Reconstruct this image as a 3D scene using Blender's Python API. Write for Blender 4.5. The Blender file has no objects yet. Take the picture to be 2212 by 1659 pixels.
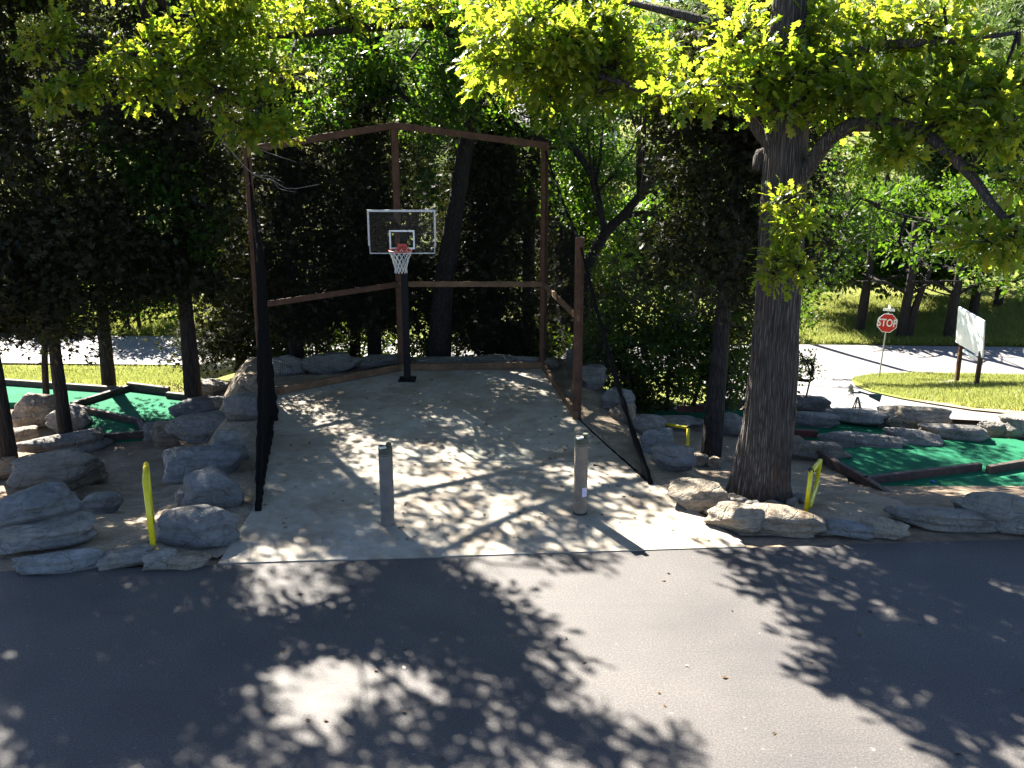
import bpy, bmesh, math, random
import numpy as np
from mathutils import Vector, Matrix

SC = bpy.context.scene
COL = SC.collection
R = math.radians

# ------------------------------------------------------------------ camera
CAM_H, PITCH, FPX, CX, CY = 6.5, R(16.5), 2300.0, 1106.0, 829.5
cam = bpy.data.objects.new('camera', bpy.data.cameras.new('camera'))
COL.objects.link(cam)
cam.location = (0, 0, CAM_H)
cam.rotation_euler = (R(90) - PITCH, 0, 0)
cam.data.sensor_width = 36
cam.data.lens = 36 * FPX / 2212
cam.data.clip_start = 0.1
cam.data.clip_end = 2000
SC.camera = cam

# ------------------------------------------------------------------ sky, sun, exposure
SUN_EL = R(39.0)
SUN = Vector((-0.484 * math.cos(SUN_EL), 0.875 * math.cos(SUN_EL), math.sin(SUN_EL))).normalized()
w = bpy.data.worlds.new('World'); SC.world = w; w.use_nodes = True
wn = w.node_tree
bg = wn.nodes['Background']
sky = wn.nodes.new('ShaderNodeTexSky')
sky.sky_type = 'NISHITA'; sky.sun_disc = False
sky.sun_elevation = SUN_EL; sky.sun_rotation = math.atan2(-0.484, 0.875)
sky.dust_density = 0.2; sky.air_density = 0.5; sky.ozone_density = 1.0
wn.links.new(sky.outputs[0], bg.inputs[0]); bg.inputs[1].default_value = 0.05
ld = bpy.data.lights.new('sun', 'SUN'); ld.energy = 5.0; ld.angle = R(0.53); ld.color = (1.0, 0.93, 0.82)
sun = bpy.data.objects.new('sun', ld); COL.objects.link(sun)
sun.rotation_euler = SUN.to_track_quat('Z', 'Y').to_euler()
sun.location = (-20, 30, 40)
SC.view_settings.view_transform = 'Standard'; SC.view_settings.look = 'None'
SC.view_settings.exposure = 2.85; SC.view_settings.gamma = 1.0
SC.view_settings.use_curve_mapping = False
SC.render.engine = 'CYCLES'
SC.cycles.max_bounces = 5; SC.cycles.diffuse_bounces = 3; SC.cycles.adaptive_threshold = 0.02; SC.cycles.transparent_max_bounces = 8
SC.cycles.sample_clamp_indirect = 6.0
SC.cycles.use_denoising = True

# ------------------------------------------------------------------ measuring: photo pixel -> place
_c, _s = math.cos(PITCH), math.sin(PITCH)
def ray(px, py):
    a, b = (px - CX) / FPX, -(py - CY) / FPX
    return np.array([a, _c + _s * b, -_s + _c * b])
def at(px, py, depth):
    return np.array([0, 0, CAM_H]) + ray(px, py) * depth
def proj(p):
    x, y, z = p[0], p[1], p[2] - CAM_H
    d = y * _c - z * _s
    return CX + FPX * x / d, CY - FPX * (y * _s + z * _c) / d, d
def sm(a, b, x):
    t = np.clip((x - a) / (b - a), 0, 1)
    return t * t * (3 - 2 * t)
ZR = -4.6
def ter(x, y):
    x = np.asarray(x, float); y = np.asarray(y, float)
    xl = -4.45 - 0.15 * (y - 13.7)
    xr = np.interp(y, [14.2, 16.15, 19.56, 23.3, 26], [3.6, 2.6, 1.6, 1.2, 1.2]) + 0.2
    zl = -1.1 * sm(13.6, 19.5, y)
    zr = -0.7 * sm(14.6, 18.8, y)
    wl = 1 - sm(xl - 1.1, xl - 0.1, x)
    wr = sm(xr, xr + 1.3, x)
    zloc = zl * wl + zr * wr
    yb = 24.3 + 1.3 * wl - 2.6 * wr
    slope = (-ZR + zloc) / (38.0 - yb)
    z = zloc - slope * np.maximum(0, y - yb)
    k = 0.18                                            # soft corner at the foot of the slope
    z = ZR + k * np.logaddexp(0, (z - ZR) / k) - 0.0
    z = np.where(y < yb, zloc, z)
    far = np.maximum(0, y - 60)
    z = z + 0.105 * far * sm(0, 40, far) - 0.00009 * np.maximum(0, y - 200) ** 2 * (y > 200)
    z = z + sm(46, 60, y) * (0.35 * np.sin(x * 0.11 + 1.3) * np.sin(y * 0.09) + 0.02 * np.abs(x))
    return z
def P(px, py):
    r = ray(px, py)
    t = np.concatenate([np.linspace(7, 70, 5000), np.linspace(70, 600, 5000)])
    X, Y, Z = r[0] * t, r[1] * t, CAM_H + r[2] * t
    h = Z - ter(X, Y)
    i = np.argmax(h < 0)
    if i == 0: return np.array([X[-1], Y[-1], Z[-1]])
    a = h[i - 1] / (h[i - 1] - h[i]); tt = t[i - 1] + a * (t[i] - t[i - 1])
    return np.array([0, 0, CAM_H]) + r * tt

def at_y(px, py, Y):
    r = ray(px, py); return np.array([0, 0, CAM_H]) + r * (Y / r[1])
SV = np.array(SUN)
def over(px, py, h):
    """place h metres up whose shadow falls on this spot of the flat lot"""
    r = ray(px, py); g = np.array([0, 0, CAM_H]) + r * (-CAM_H / r[2])
    return g + SV * (h / SV[2])
def inside(x, y, poly):
    c = False; j = len(poly) - 1
    for i in range(len(poly)):
        if (poly[i][1] > y) != (poly[j][1] > y) and x < (poly[j][0] - poly[i][0]) * (y - poly[i][1]) / (poly[j][1] - poly[i][1]) + poly[i][0]: c = not c
        j = i
    return c
OPEN = [[(1240, 1190), (1500, 1180), (1600, 1290), (1720, 1420), (1900, 1570), (2120, 1700), (1500, 1700), (1440, 1550), (1250, 1470), (1120, 1370), (960, 1330), (1000, 1290), (1230, 1260)],
        [(1070, 1155), (1150, 1110), (1250, 1060), (1400, 1035), (1560, 1060), (1780, 1100), (1780, 1165), (1600, 1160)], [(1200, 990), (1400, 1000), (1450, 1040), (1250, 1060)], [(205, 1070), (340, 1060), (350, 1118), (215, 1118)]]
SPROUT = at(1700, 490, 15.0)
def gap_ok(c, rad=.75):
    """no leaves where the photo shows open sunlight on the lot, the pad corner and the trunk sprout"""
    c = np.asarray(c, float)
    g = c - SV * (c[2] / SV[2])
    if g[1] > 2:
        x, y, _ = proj(g)
        if any(inside(x, y, q) for q in OPEN): return False
    v = c - SPROUT; t = v @ SV
    return not (t > .4 and np.linalg.norm(v - SV * t) < rad)

# ------------------------------------------------------------------ objects
ORG = {}
def tag(o, label=None, cat=None, group=None, kind=None):
    if label: o['label'] = label
    if cat: o['category'] = cat
    if group: o['group'] = group
    if kind: o['kind'] = kind
    return o
def thing(name, label, cat, loc, group=None):
    o = bpy.data.objects.new(name, None); COL.objects.link(o)
    o.empty_display_size = 0.2
    o.location = [float(v) for v in loc]; ORG[o.name] = np.array(loc, float)
    return tag(o, label, cat, group)
def mesh(name, V, F, mat, smooth=False):
    me = bpy.data.meshes.new(name)
    V = np.asarray(V, np.float32)
    if isinstance(F, np.ndarray):
        n, k = F.shape
        me.vertices.add(len(V)); me.vertices.foreach_set('co', V.ravel())
        me.loops.add(n * k); me.loops.foreach_set('vertex_index', F.astype(np.int32).ravel())
        me.polygons.add(n); me.polygons.foreach_set('loop_start', np.arange(0, n * k, k, dtype=np.int32))
        me.update(calc_edges=True)
    else:
        me.from_pydata(V.tolist(), [], [list(f) for f in F]); me.update()
    if mat: me.materials.append(mat)
    if smooth: me.polygons.foreach_set('use_smooth', np.ones(len(me.polygons), bool)); me.update()
    return me
def part(name, VF, mat, parent, smooth=False, label=None, kind=None):
    V, F = VF
    o = bpy.data.objects.new(name, mesh(name, np.asarray(V, float) - ORG[parent.name], F, mat, smooth))
    COL.objects.link(o); o.parent = parent; ORG[o.name] = ORG[parent.name]
    return tag(o, label, kind=kind)
def solo(name, VF, mat, loc, label=None, cat=None, group=None, kind=None, smooth=False):
    V, F = VF; loc = np.array(loc, float)
    o = bpy.data.objects.new(name, mesh(name, np.asarray(V, float) - loc, F, mat, smooth))
    COL.objects.link(o); o.location = loc.tolist(); ORG[o.name] = loc
    return tag(o, label, cat, group, kind)
def struct(name, VF, mat, loc=(0, 0, 0), smooth=False):
    return solo(name, VF, mat, loc, kind='structure', smooth=smooth)
def merge(lst):
    V, F, n = [], [], 0
    for v, f in lst:
        V.append(np.asarray(v, float)); F += [[i + n for i in q] for q in f]; n += len(v)
    return np.concatenate(V), F

# ------------------------------------------------------------------ shapes
def smooth_path(pts, n):
    pts = np.asarray(pts, float)
    if len(pts) < 3: return np.array([pts[0] + (pts[-1] - pts[0]) * t for t in np.linspace(0, 1, n)])
    q = np.vstack([2 * pts[0] - pts[1], pts, 2 * pts[-1] - pts[-2]])
    out = []
    m = len(pts) - 1
    for t in np.linspace(0, m, n):
        i = min(int(t), m - 1); u = t - i
        a, b, c, d = q[i], q[i + 1], q[i + 2], q[i + 3]
        out.append(0.5 * (2 * b + (c - a) * u + (2 * a - 5 * b + 4 * c - d) * u * u + (3 * b - a - 3 * c + d) * u ** 3))
    return np.array(out)
def tube(path, rad, sides=8, caps=True, mod=None):
    path = np.asarray(path, float); n = len(path)
    rad = np.broadcast_to(np.asarray(rad, float), (n,)) if np.ndim(rad) == 0 or len(rad) == n else np.interp(np.linspace(0, 1, n), np.linspace(0, 1, len(rad)), rad)
    T = np.gradient(path, axis=0); T /= np.linalg.norm(T, axis=1)[:, None] + 1e-9
    ref = np.array([0, 0, 1.0]) if abs(T[0][2]) < 0.9 else np.array([1.0, 0, 0])
    V = []
    a = np.linspace(0, 2 * np.pi, sides, endpoint=False)
    for i in range(n):
        u = ref - T[i] * np.dot(ref, T[i]); u /= np.linalg.norm(u) + 1e-9
        v = np.cross(T[i], u); ref = u
        rr = rad[i] * (mod(a, path[i]) if mod else 1.0)
        V.append(path[i] + (np.cos(a) * rr)[:, None] * u + (np.sin(a) * rr)[:, None] * v)
    V = np.concatenate(V)
    F = [[i * sides + j, i * sides + (j + 1) % sides, (i + 1) * sides + (j + 1) % sides, (i + 1) * sides + j] for i in range(n - 1) for j in range(sides)]
    if caps: F += [list(range(sides))[::-1], list(range((n - 1) * sides, n * sides))]
    return V, F
def beam(a, b, wd, ht, bev=0.006):
    a, b = np.asarray(a, float), np.asarray(b, float)
    t = b - a; t /= np.linalg.norm(t)
    ref = np.array([0, 0, 1.0]) if abs(t[2]) < 0.9 else np.array([0, 1.0, 0])
    u = np.cross(t, ref); u /= np.linalg.norm(u); v = np.cross(u, t)
    x, y, e = wd / 2, ht / 2, min(bev, wd / 4, ht / 4)
    pr = [(-x + e, -y), (x - e, -y), (x, -y + e), (x, y - e), (x - e, y), (-x + e, y), (-x, y - e), (-x, -y + e)]
    V = [a + u * p + v * q for p, q in pr] + [b + u * p + v * q for p, q in pr]
    F = [[j, (j + 1) % 8, 8 + (j + 1) % 8, 8 + j] for j in range(8)] + [list(range(8))[::-1], list(range(8, 16))]
    return np.array(V), F
def box(c, sx, sy, sz, rz=0.0, bev=0.005):
    c = np.asarray(c, float)
    return beam_z(c - [0, 0, sz / 2], sz, sx, sy, rz, bev)
def beam_z(base, h, sx, sy, rz=0.0, bev=0.006):
    x, y, e = sx / 2, sy / 2, min(bev, sx / 4, sy / 4)
    pr = [(-x + e, -y), (x - e, -y), (x, -y + e), (x, y - e), (x - e, y), (-x + e, y), (-x, y - e), (-x, -y + e)]
    c, s = math.cos(rz), math.sin(rz)
    pr = [(c * p - s * q, s * p + c * q) for p, q in pr]
    base = np.asarray(base, float)
    V = [base + [p, q, 0] for p, q in pr] + [base + [p, q, h] for p, q in pr]
    F = [[j, (j + 1) % 8, 8 + (j + 1) % 8, 8 + j] for j in range(8)] + [list(range(8))[::-1], list(range(8, 16))]
    return np.array(V), F
def prism(poly, z0, z1):
    n = len(poly)
    V = [(p[0], p[1], z0) for p in poly] + [(p[0], p[1], z1) for p in poly]
    F = [[j, (j + 1) % n, n + (j + 1) % n, n + j] for j in range(n)] + [list(range(n))[::-1], list(range(n, 2 * n))]
    return np.array(V, float), F
def drape(poly, step, off, fz=ter, jitter=0.0):
    """a sheet with this outline laid over the ground"""
    bm = bmesh.new()
    vs = [bm.verts.new((p[0], p[1], 0)) for p in poly]
    f = bm.faces.new(vs)
    if f.normal.z < 0: f.normal_flip()
    xs = [p[0] for p in poly]; ys = [p[1] for p in poly]
    for ax, lo, hi in ((0, min(xs), max(xs)), (1, min(ys), max(ys))):
        k = lo + step
        while k < hi:
            co = (k, 0, 0) if ax == 0 else (0, k, 0); no = (1, 0, 0) if ax == 0 else (0, 1, 0)
            bmesh.ops.bisect_plane(bm, geom=bm.verts[:] + bm.edges[:] + bm.faces[:], plane_co=co, plane_no=no)
            k += step
    bmesh.ops.recalc_face_normals(bm, faces=bm.faces[:])
    bm.verts.index_update()
    V = np.array([v.co[:] for v in bm.verts])
    F = [[v.index for v in f.verts] for f in bm.faces]
    up = sum(f.normal.z for f in bm.faces)
    if up < 0: F = [q[::-1] for q in F]
    bm.free()
    V[:, 2] = fz(V[:, 0], V[:, 1]) + off
    return V, F
def wobbly(poly, rng, step=0.4, amp=0.1):
    out = []
    n = len(poly)
    for i in range(n):
        a, b = np.array(poly[i][:2], float), np.array(poly[(i + 1) % n][:2], float)
        k = max(1, int(np.linalg.norm(b - a) / step))
        for j in range(k):
            p = a + (b - a) * j / k
            out.append(p + (rng.normal(0, amp, 2) if j else 0))
    return out

# ------------------------------------------------------------------ materials
def mat(name):
    m = bpy.data.materials.new(name); m.use_nodes = True
    nt = m.node_tree; b = nt.nodes['Principled BSDF']
    return m, nt, b
def nnode(nt, t, **k):
    n = nt.nodes.new(t)
    for a, v in k.items(): setattr(n, a, v)
    return n
def coords(nt, kind='Object', scale=(1, 1, 1), rot=(0, 0, 0)):
    tc = nnode(nt, 'ShaderNodeTexCoord'); mp = nnode(nt, 'ShaderNodeMapping')
    mp.inputs['Scale'].default_value = scale; mp.inputs['Rotation'].default_value = rot
    nt.links.new(tc.outputs[kind], mp.inputs[0]); return mp.outputs[0]
def noise(nt, vec, scale, detail=4, rough=0.6, dist=0.0):
    n = nnode(nt, 'ShaderNodeTexNoise'); n.inputs['Scale'].default_value = scale
    n.inputs['Detail'].default_value = detail; n.inputs['Roughness'].default_value = rough
    n.inputs['Distortion'].default_value = dist
    nt.links.new(vec, n.inputs['Vector']); return n.outputs['Fac']
def ramp(nt, fac, stops, interp='LINEAR'):
    r = nnode(nt, 'ShaderNodeValToRGB'); r.color_ramp.interpolation = interp
    el = r.color_ramp.elements
    while len(el) < len(stops): el.new(0.5)
    for e, (p, c) in zip(el, stops):
        e.position = p; e.color = (*c, 1) if len(c) == 3 else c
    nt.links.new(fac, r.inputs[0]); return r.outputs[0]
def mixc(nt, a, b, fac, mode='MIX'):
    m = nnode(nt, 'ShaderNodeMix', data_type='RGBA', blend_type=mode)
    for s, v in ((m.inputs[6], a), (m.inputs[7], b), (m.inputs[0], fac)):
        if hasattr(v, 'links'): nt.links.new(v, s)
        elif isinstance(v, (int, float)): s.default_value = v
        else: s.default_value = (*v, 1)
    return m.outputs[2]
def math_(nt, op, a, b=None):
    m = nnode(nt, 'ShaderNodeMath', operation=op)
    for s, v in zip(m.inputs, (a, b)):
        if v is None: continue
        if hasattr(v, 'links'): nt.links.new(v, s)
        else: s.default_value = v
    return m.outputs[0]
def bump(nt, b, h, strength=0.5, dist=0.02):
    n = nnode(nt, 'ShaderNodeBump'); n.inputs['Strength'].default_value = strength; n.inputs['Distance'].default_value = dist
    nt.links.new(h, n.inputs['Height']); nt.links.new(n.outputs[0], b.inputs['Normal'])
def simple(name, col, rough=0.5, metal=0.0, var=0.15, scale=20, bumpy=0.0, spec=0.5):
    m, nt, b = mat(name)
    v = coords(nt); f = noise(nt, v, scale)
    c = ramp(nt, f, [(0.3, tuple(x * (1 - var) for x in col)), (0.7, tuple(min(1, x * (1 + var)) for x in col))])
    nt.links.new(c, b.inputs['Base Color']); b.inputs['Roughness'].default_value = rough; b.inputs['Metallic'].default_value = metal
    b.inputs['Specular IOR Level'].default_value = spec
    if bumpy: bump(nt, b, f, bumpy, 0.01)
    return m

def m_asphalt():
    m, nt, b = mat('asphalt')
    v = coords(nt)
    fine = noise(nt, v, 42, 5, 0.85); big = noise(nt, v, 0.55, 4, 0.55); mid = noise(nt, v, 4, 5, 0.6)
    c = ramp(nt, fine, [(0.32, (0.026, 0.025, 0.026)), (0.5, (0.07, 0.0655, 0.0635)), (0.68, (0.145, 0.133, 0.126))])
    c = mixc(nt, c, ramp(nt, big, [(0.3, (0.72, 0.72, 0.75)), (0.7, (1.12, 1.1, 1.06))]), 1.0, 'MULTIPLY')
    c = mixc(nt, c, ramp(nt, mid, [(0.3, (0.88, 0.88, 0.88)), (0.7, (1.08, 1.07, 1.06))]), 1.0, 'MULTIPLY')
    # pale scuffs and paint drips, tyre rub
    sp = ramp(nt, noise(nt, v, 11, 2, 0.5), [(0.70, (0, 0, 0)), (0.76, (1, 1, 1))])
    c = mixc(nt, c, (0.16, 0.15, 0.135), math_(nt, 'MULTIPLY', sp, 0.75))
    st = ramp(nt, noise(nt, coords(nt, scale=(0.25, 2.2, 1), rot=(0, 0, 0.12)), 1.3, 4, 0.6), [(0.55, (0, 0, 0)), (0.75, (1, 1, 1))])
    c = mixc(nt, c, (0.048, 0.046, 0.045), math_(nt, 'MULTIPLY', st, 0.4))
    nt.links.new(c, b.inputs['Base Color'])
    nt.links.new(ramp(nt, mid, [(0.3, (0.66,) * 3), (0.7, (0.78,) * 3)]), b.inputs['Roughness'])
    b.inputs['Specular IOR Level'].default_value = 0.35
    bump(nt, b, fine, 0.4, 0.008)
    return m
def m_concrete():
    m, nt, b = mat('concrete')
    v = coords(nt)
    big = noise(nt, v, 0.7, 5, 0.6, 0.3); mid = noise(nt, v, 5, 6, 0.65); fine = noise(nt, v, 60, 3, 0.6)
    c = ramp(nt, big, [(0.3, (0.24, 0.195, 0.145)), (0.48, (0.33, 0.30, 0.245)), (0.75, (0.39, 0.37, 0.325))])
    c = mixc(nt, c, ramp(nt, mid, [(0.35, (0.76, 0.72, 0.66)), (0.6, (1, 1, 1))]), 0.7, 'MULTIPLY')
    c = mixc(nt, c, ramp(nt, fine, [(0.3, (0.85,) * 3), (0.7, (1.08,) * 3)]), 1.0, 'MULTIPLY')
    dirt = ramp(nt, noise(nt, v, 1.6, 6, 0.7, 0.6), [(0.47, (0, 0, 0)), (0.68, (1, 1, 1))])
    c = mixc(nt, c, (0.19, 0.14, 0.095), math_(nt, 'MULTIPLY', dirt, 0.7))
    nt.links.new(c, b.inputs['Base Color']); b.inputs['Roughness'].default_value = 0.8
    b.inputs['Specular IOR Level'].default_value = 0.35
    bump(nt, b, math_(nt, 'ADD', mid, math_(nt, 'MULTIPLY', fine, 0.4)), 0.25, 0.01)
    return m
def m_road():
    m, nt, b = mat('old_road')
    v = coords(nt)
    c = ramp(nt, noise(nt, coords(nt, scale=(0.15, 1.4, 1)), 1.2, 5, 0.6), [(0.3, (0.13, 0.122, 0.12)), (0.7, (0.18, 0.17, 0.166))])
    c = mixc(nt, c, ramp(nt, noise(nt, v, 30, 3), [(0.3, (0.85,) * 3), (0.7, (1.1,) * 3)]), 1.0, 'MULTIPLY')
    cr = ramp(nt, noise(nt, coords(nt, scale=(0.3, 1.5, 1)), 2.2, 3, 0.5, 1.5), [(0.485, (0, 0, 0)), (0.5, (1, 1, 1)), (0.515, (0, 0, 0))])
    c = mixc(nt, c, (0.08, 0.077, 0.075), math_(nt, 'MULTIPLY', cr, 0.5))
    nt.links.new(c, b.inputs['Base Color']); b.inputs['Roughness'].default_value = 0.75
    bump(nt, b, noise(nt, v, 50, 3), 0.3, 0.01)
    return m
def m_stone(name, tint, orange=0.5):
    m, nt, b = mat(name)
    v = coords(nt)
    oi = nnode(nt, 'ShaderNodeObjectInfo')
    add = nnode(nt, 'ShaderNodeVectorMath', operation='ADD')
    sc = nnode(nt, 'ShaderNodeVectorMath', operation='SCALE'); sc.inputs['Scale'].default_value = 40
    cmb = nnode(nt, 'ShaderNodeCombineXYZ')
    for i in range(3): nt.links.new(oi.outputs['Random'], cmb.inputs[i])
    nt.links.new(cmb.outputs[0], sc.inputs[0]); nt.links.new(v, add.inputs[0]); nt.links.new(sc.outputs[0], add.inputs[1])
    v = add.outputs[0]
    big = noise(nt, v, 2.2, 5, 0.6, 0.4); mid = noise(nt, v, 9, 6, 0.7); pit = noise(nt, v, 28, 4, 0.6)
    mp = nnode(nt, 'ShaderNodeMapping'); mp.inputs['Scale'].default_value = (1.2, 1.2, 14)
    nt.links.new(v, mp.inputs[0]); strata = noise(nt, mp.outputs[0], 1.6, 4, 0.6, 0.5)
    c = ramp(nt, big, [(0.3, tuple(x * 0.72 for x in tint)), (0.5, tint), (0.72, tuple(min(0.62, x * 1.2) for x in tint))])
    ov = ramp(nt, noise(nt, v, 1.5, 4, 0.6), [(0.55, (0, 0, 0)), (0.72, (1, 1, 1))])
    c = mixc(nt, c, (0.36, 0.25, 0.14), math_(nt, 'MULTIPLY', ov, orange))
    c = mixc(nt, c, ramp(nt, mid, [(0.32, (0.55, 0.53, 0.5)), (0.55, (1, 1, 1))]), 0.75, 'MULTIPLY')
    c = mixc(nt, c, ramp(nt, strata, [(0.36, (0.62, 0.59, 0.55)), (0.5, (1, 1, 1))]), 0.6, 'MULTIPLY')
    lich = ramp(nt, noise(nt, v, 5, 3, 0.5), [(0.62, (0, 0, 0)), (0.7, (1, 1, 1))])
    c = mixc(nt, c, (0.12, 0.125, 0.10), math_(nt, 'MULTIPLY', lich, 0.35))
    hue = nnode(nt, 'ShaderNodeHueSaturation'); nt.links.new(c, hue.inputs['Color'])
    nt.links.new(math_(nt, 'ADD', math_(nt, 'MULTIPLY', oi.outputs['Random'], 0.3), 0.85), hue.inputs['Value'])
    nt.links.new(hue.outputs[0], b.inputs['Base Color']); b.inputs['Roughness'].default_value = 0.85
    b.inputs['Specular IOR Level'].default_value = 0.3
    h = math_(nt, 'ADD', math_(nt, 'MULTIPLY', mid, 1.0), math_(nt, 'ADD', math_(nt, 'MULTIPLY', pit, 0.5), math_(nt, 'MULTIPLY', strata, 0.7)))
    vc = nnode(nt, 'ShaderNodeTexVoronoi', feature='DISTANCE_TO_EDGE'); vc.inputs['Scale'].default_value = 3.5
    wv = nnode(nt, 'ShaderNodeMix', data_type='VECTOR'); wv.inputs[0].default_value = .25
    nz = nnode(nt, 'ShaderNodeTexNoise'); nz.inputs['Scale'].default_value = 3; nt.links.new(v, nz.inputs['Vector'])
    nt.links.new(v, wv.inputs[4]); nt.links.new(nz.outputs['Color'], wv.inputs[5]); nt.links.new(wv.outputs[1], vc.inputs['Vector'])
    ck = ramp(nt, vc.outputs['Distance'], [(0.0, (0, 0, 0)), (0.05, (1, 1, 1))])
    bump(nt, b, math_(nt, 'ADD', h, math_(nt, 'MULTIPLY', ck, .35)), 1.0, 0.06)
    return m
def m_bark(name, c0, c1, furrow=16.0, bstr=1.0, warm=None):
    m, nt, b = mat(name)
    v = coords(nt, scale=(furrow, furrow, furrow * 0.07))
    f = noise(nt, v, 1.0, 5, 0.7, 0.8)
    v2 = nnode(nt, 'ShaderNodeTexVoronoi', feature='DISTANCE_TO_EDGE'); v2.inputs['Scale'].default_value = 1.4
    nt.links.new(v, v2.inputs['Vector'])
    edge = ramp(nt, v2.outputs['Distance'], [(0.0, (0, 0, 0)), (0.25, (1, 1, 1))])
    c = ramp(nt, f, [(0.3, c0), (0.7, c1)])
    c = mixc(nt, c, edge, 0.55, 'MULTIPLY')
    if warm:
        wf = ramp(nt, noise(nt, coords(nt, scale=(1, 1, 0.4)), 1.8, 3), [(0.55, (0, 0, 0)), (0.7, (1, 1, 1))])
        c = mixc(nt, c, warm, math_(nt, 'MULTIPLY', wf, 0.5))
    nt.links.new(c, b.inputs['Base Color']); b.inputs['Roughness'].default_value = 0.9
    b.inputs['Specular IOR Level'].default_value = 0.2
    bump(nt, b, math_(nt, 'ADD', f, edge), bstr, 0.03)
    return m
def m_leaf(name, cols, trans, tfac=0.5, rough=0.4, spec=0.45):
    m, nt, b = mat(name)
    g = nnode(nt, 'ShaderNodeNewGeometry')
    oi = nnode(nt, 'ShaderNodeObjectInfo')
    rnd = math_(nt, 'FRACT', math_(nt, 'ADD', g.outputs['Random Per Island'], oi.outputs['Random']))
    c = ramp(nt, rnd, [(i / (len(cols) - 1), k) for i, k in enumerate(cols)])
    nt.links.new(c, b.inputs['Base Color']); b.inputs['Roughness'].default_value = rough
    b.inputs['Specular IOR Level'].default_value = spec
    t = nnode(nt, 'ShaderNodeBsdfTranslucent')
    tc = ramp(nt, rnd, [(i / (len(trans) - 1), k) for i, k in enumerate(trans)])
    nt.links.new(tc, t.inputs['Color'])
    mx = nnode(nt, 'ShaderNodeMixShader'); mx.inputs[0].default_value = tfac
    nt.links.new(b.outputs[0], mx.inputs[1]); nt.links.new(t.outputs[0], mx.inputs[2])
    nt.links.new(mx.outputs[0], nt.nodes['Material Output'].inputs['Surface'])
    return m
def m_ground():
    m, nt, b = mat('ground')
    v = coords(nt)
    g = ramp(nt, noise(nt, v, 6, 5, 0.7), [(0.3, (0.08, 0.10, 0.02)), (0.55, (0.15, 0.165, 0.04)), (0.75, (0.20, 0.19, 0.075))])
    g = mixc(nt, g, ramp(nt, noise(nt, v, 0.25, 4), [(0.35, (0.75, 0.85, 0.7)), (0.65, (1.15, 1.05, 1.0))]), 1.0, 'MULTIPLY')
    d = ramp(nt, noise(nt, v, 4, 6, 0.7), [(0.3, (0.15, 0.11, 0.075)), (0.6, (0.27, 0.21, 0.15)), (0.8, (0.36, 0.30, 0.23))])
    sep = nnode(nt, 'ShaderNodeSeparateXYZ'); nt.links.new(v, sep.inputs[0])
    k = math_(nt, 'ADD', math_(nt, 'MULTIPLY', math_(nt, 'SUBTRACT', sep.outputs[1], 25.5), 0.5), math_(nt, 'MULTIPLY', math_(nt, 'SUBTRACT', noise(nt, v, 0.8, 5, 0.7), 0.5), 6.0))
    kk = ramp(nt, k, [(0.0, (0, 0, 0)), (1.0, (1, 1, 1))])
    nt.links.new(mixc(nt, d, g, kk), b.inputs['Base Color']); b.inputs['Roughness'].default_value = 0.95
    b.inputs['Specular IOR Level'].default_value = 0.1
    bump(nt, b, noise(nt, v, 14, 5, 0.7), 0.8, 0.05)
    return m
def m_dirt():
    m, nt, b = mat('dirt')
    v = coords(nt)
    d = ramp(nt, noise(nt, v, 2.0, 6, 0.65), [(0.3, (0.20, 0.155, 0.11)), (0.55, (0.33, 0.27, 0.20)), (0.75, (0.44, 0.37, 0.28))])
    d = mixc(nt, d, ramp(nt, noise(nt, v, 30, 4), [(0.35, (0.6,) * 3), (0.6, (1.05,) * 3)]), 0.8, 'MULTIPLY')
    nt.links.new(d, b.inputs['Base Color']); b.inputs['Roughness'].default_value = 0.95
    b.inputs['Specular IOR Level'].default_value = 0.15
    bump(nt, b, math_(nt, 'ADD', noise(nt, v, 25, 5, 0.7), noise(nt, v, 4, 3)), 0.7, 0.04)
    return m
def m_wood(name, a, bcol, rough=0.75):
    m, nt, b = mat(name)
    v = coords(nt, scale=(6, 6, 6))
    f = noise(nt, v, 2.0, 5, 0.65, 1.2)
    c = ramp(nt, f, [(0.3, a), (0.7, bcol)])
    c = mixc(nt, c, ramp(nt, noise(nt, v, 0.7, 3), [(0.35, (0.7,) * 3), (0.65, (1.15,) * 3)]), 1.0, 'MULTIPLY')
    nt.links.new(c, b.inputs['Base Color']); b.inputs['Roughness'].default_value = rough
    b.inputs['Specular IOR Level'].default_value = 0.3
    bump(nt, b, f, 0.4, 0.01); return m
def m_carpet():
    m, nt, b = mat('green_carpet')
    v = coords(nt)
    c = ramp(nt, noise(nt, v, 1.2, 5, 0.6), [(0.3, (0.007, 0.10, 0.045)), (0.7, (0.014, 0.15, 0.075))])
    c = mixc(nt, c, ramp(nt, noise(nt, v, 90, 2), [(0.3, (0.7,) * 3), (0.7, (1.15,) * 3)]), 1.0, 'MULTIPLY')
    deb = ramp(nt, noise(nt, v, 9, 4, 0.7), [(0.68, (0, 0, 0)), (0.74, (1, 1, 1))])
    c = mixc(nt, c, (0.12, 0.11, 0.06), math_(nt, 'MULTIPLY', deb, 0.5))
    nt.links.new(c, b.inputs['Base Color']); b.inputs['Roughness'].default_value = 0.95
    b.inputs['Specular IOR Level'].default_value = 0.15
    bump(nt, b, noise(nt, v, 120, 2), 0.4, 0.006); return m
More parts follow.
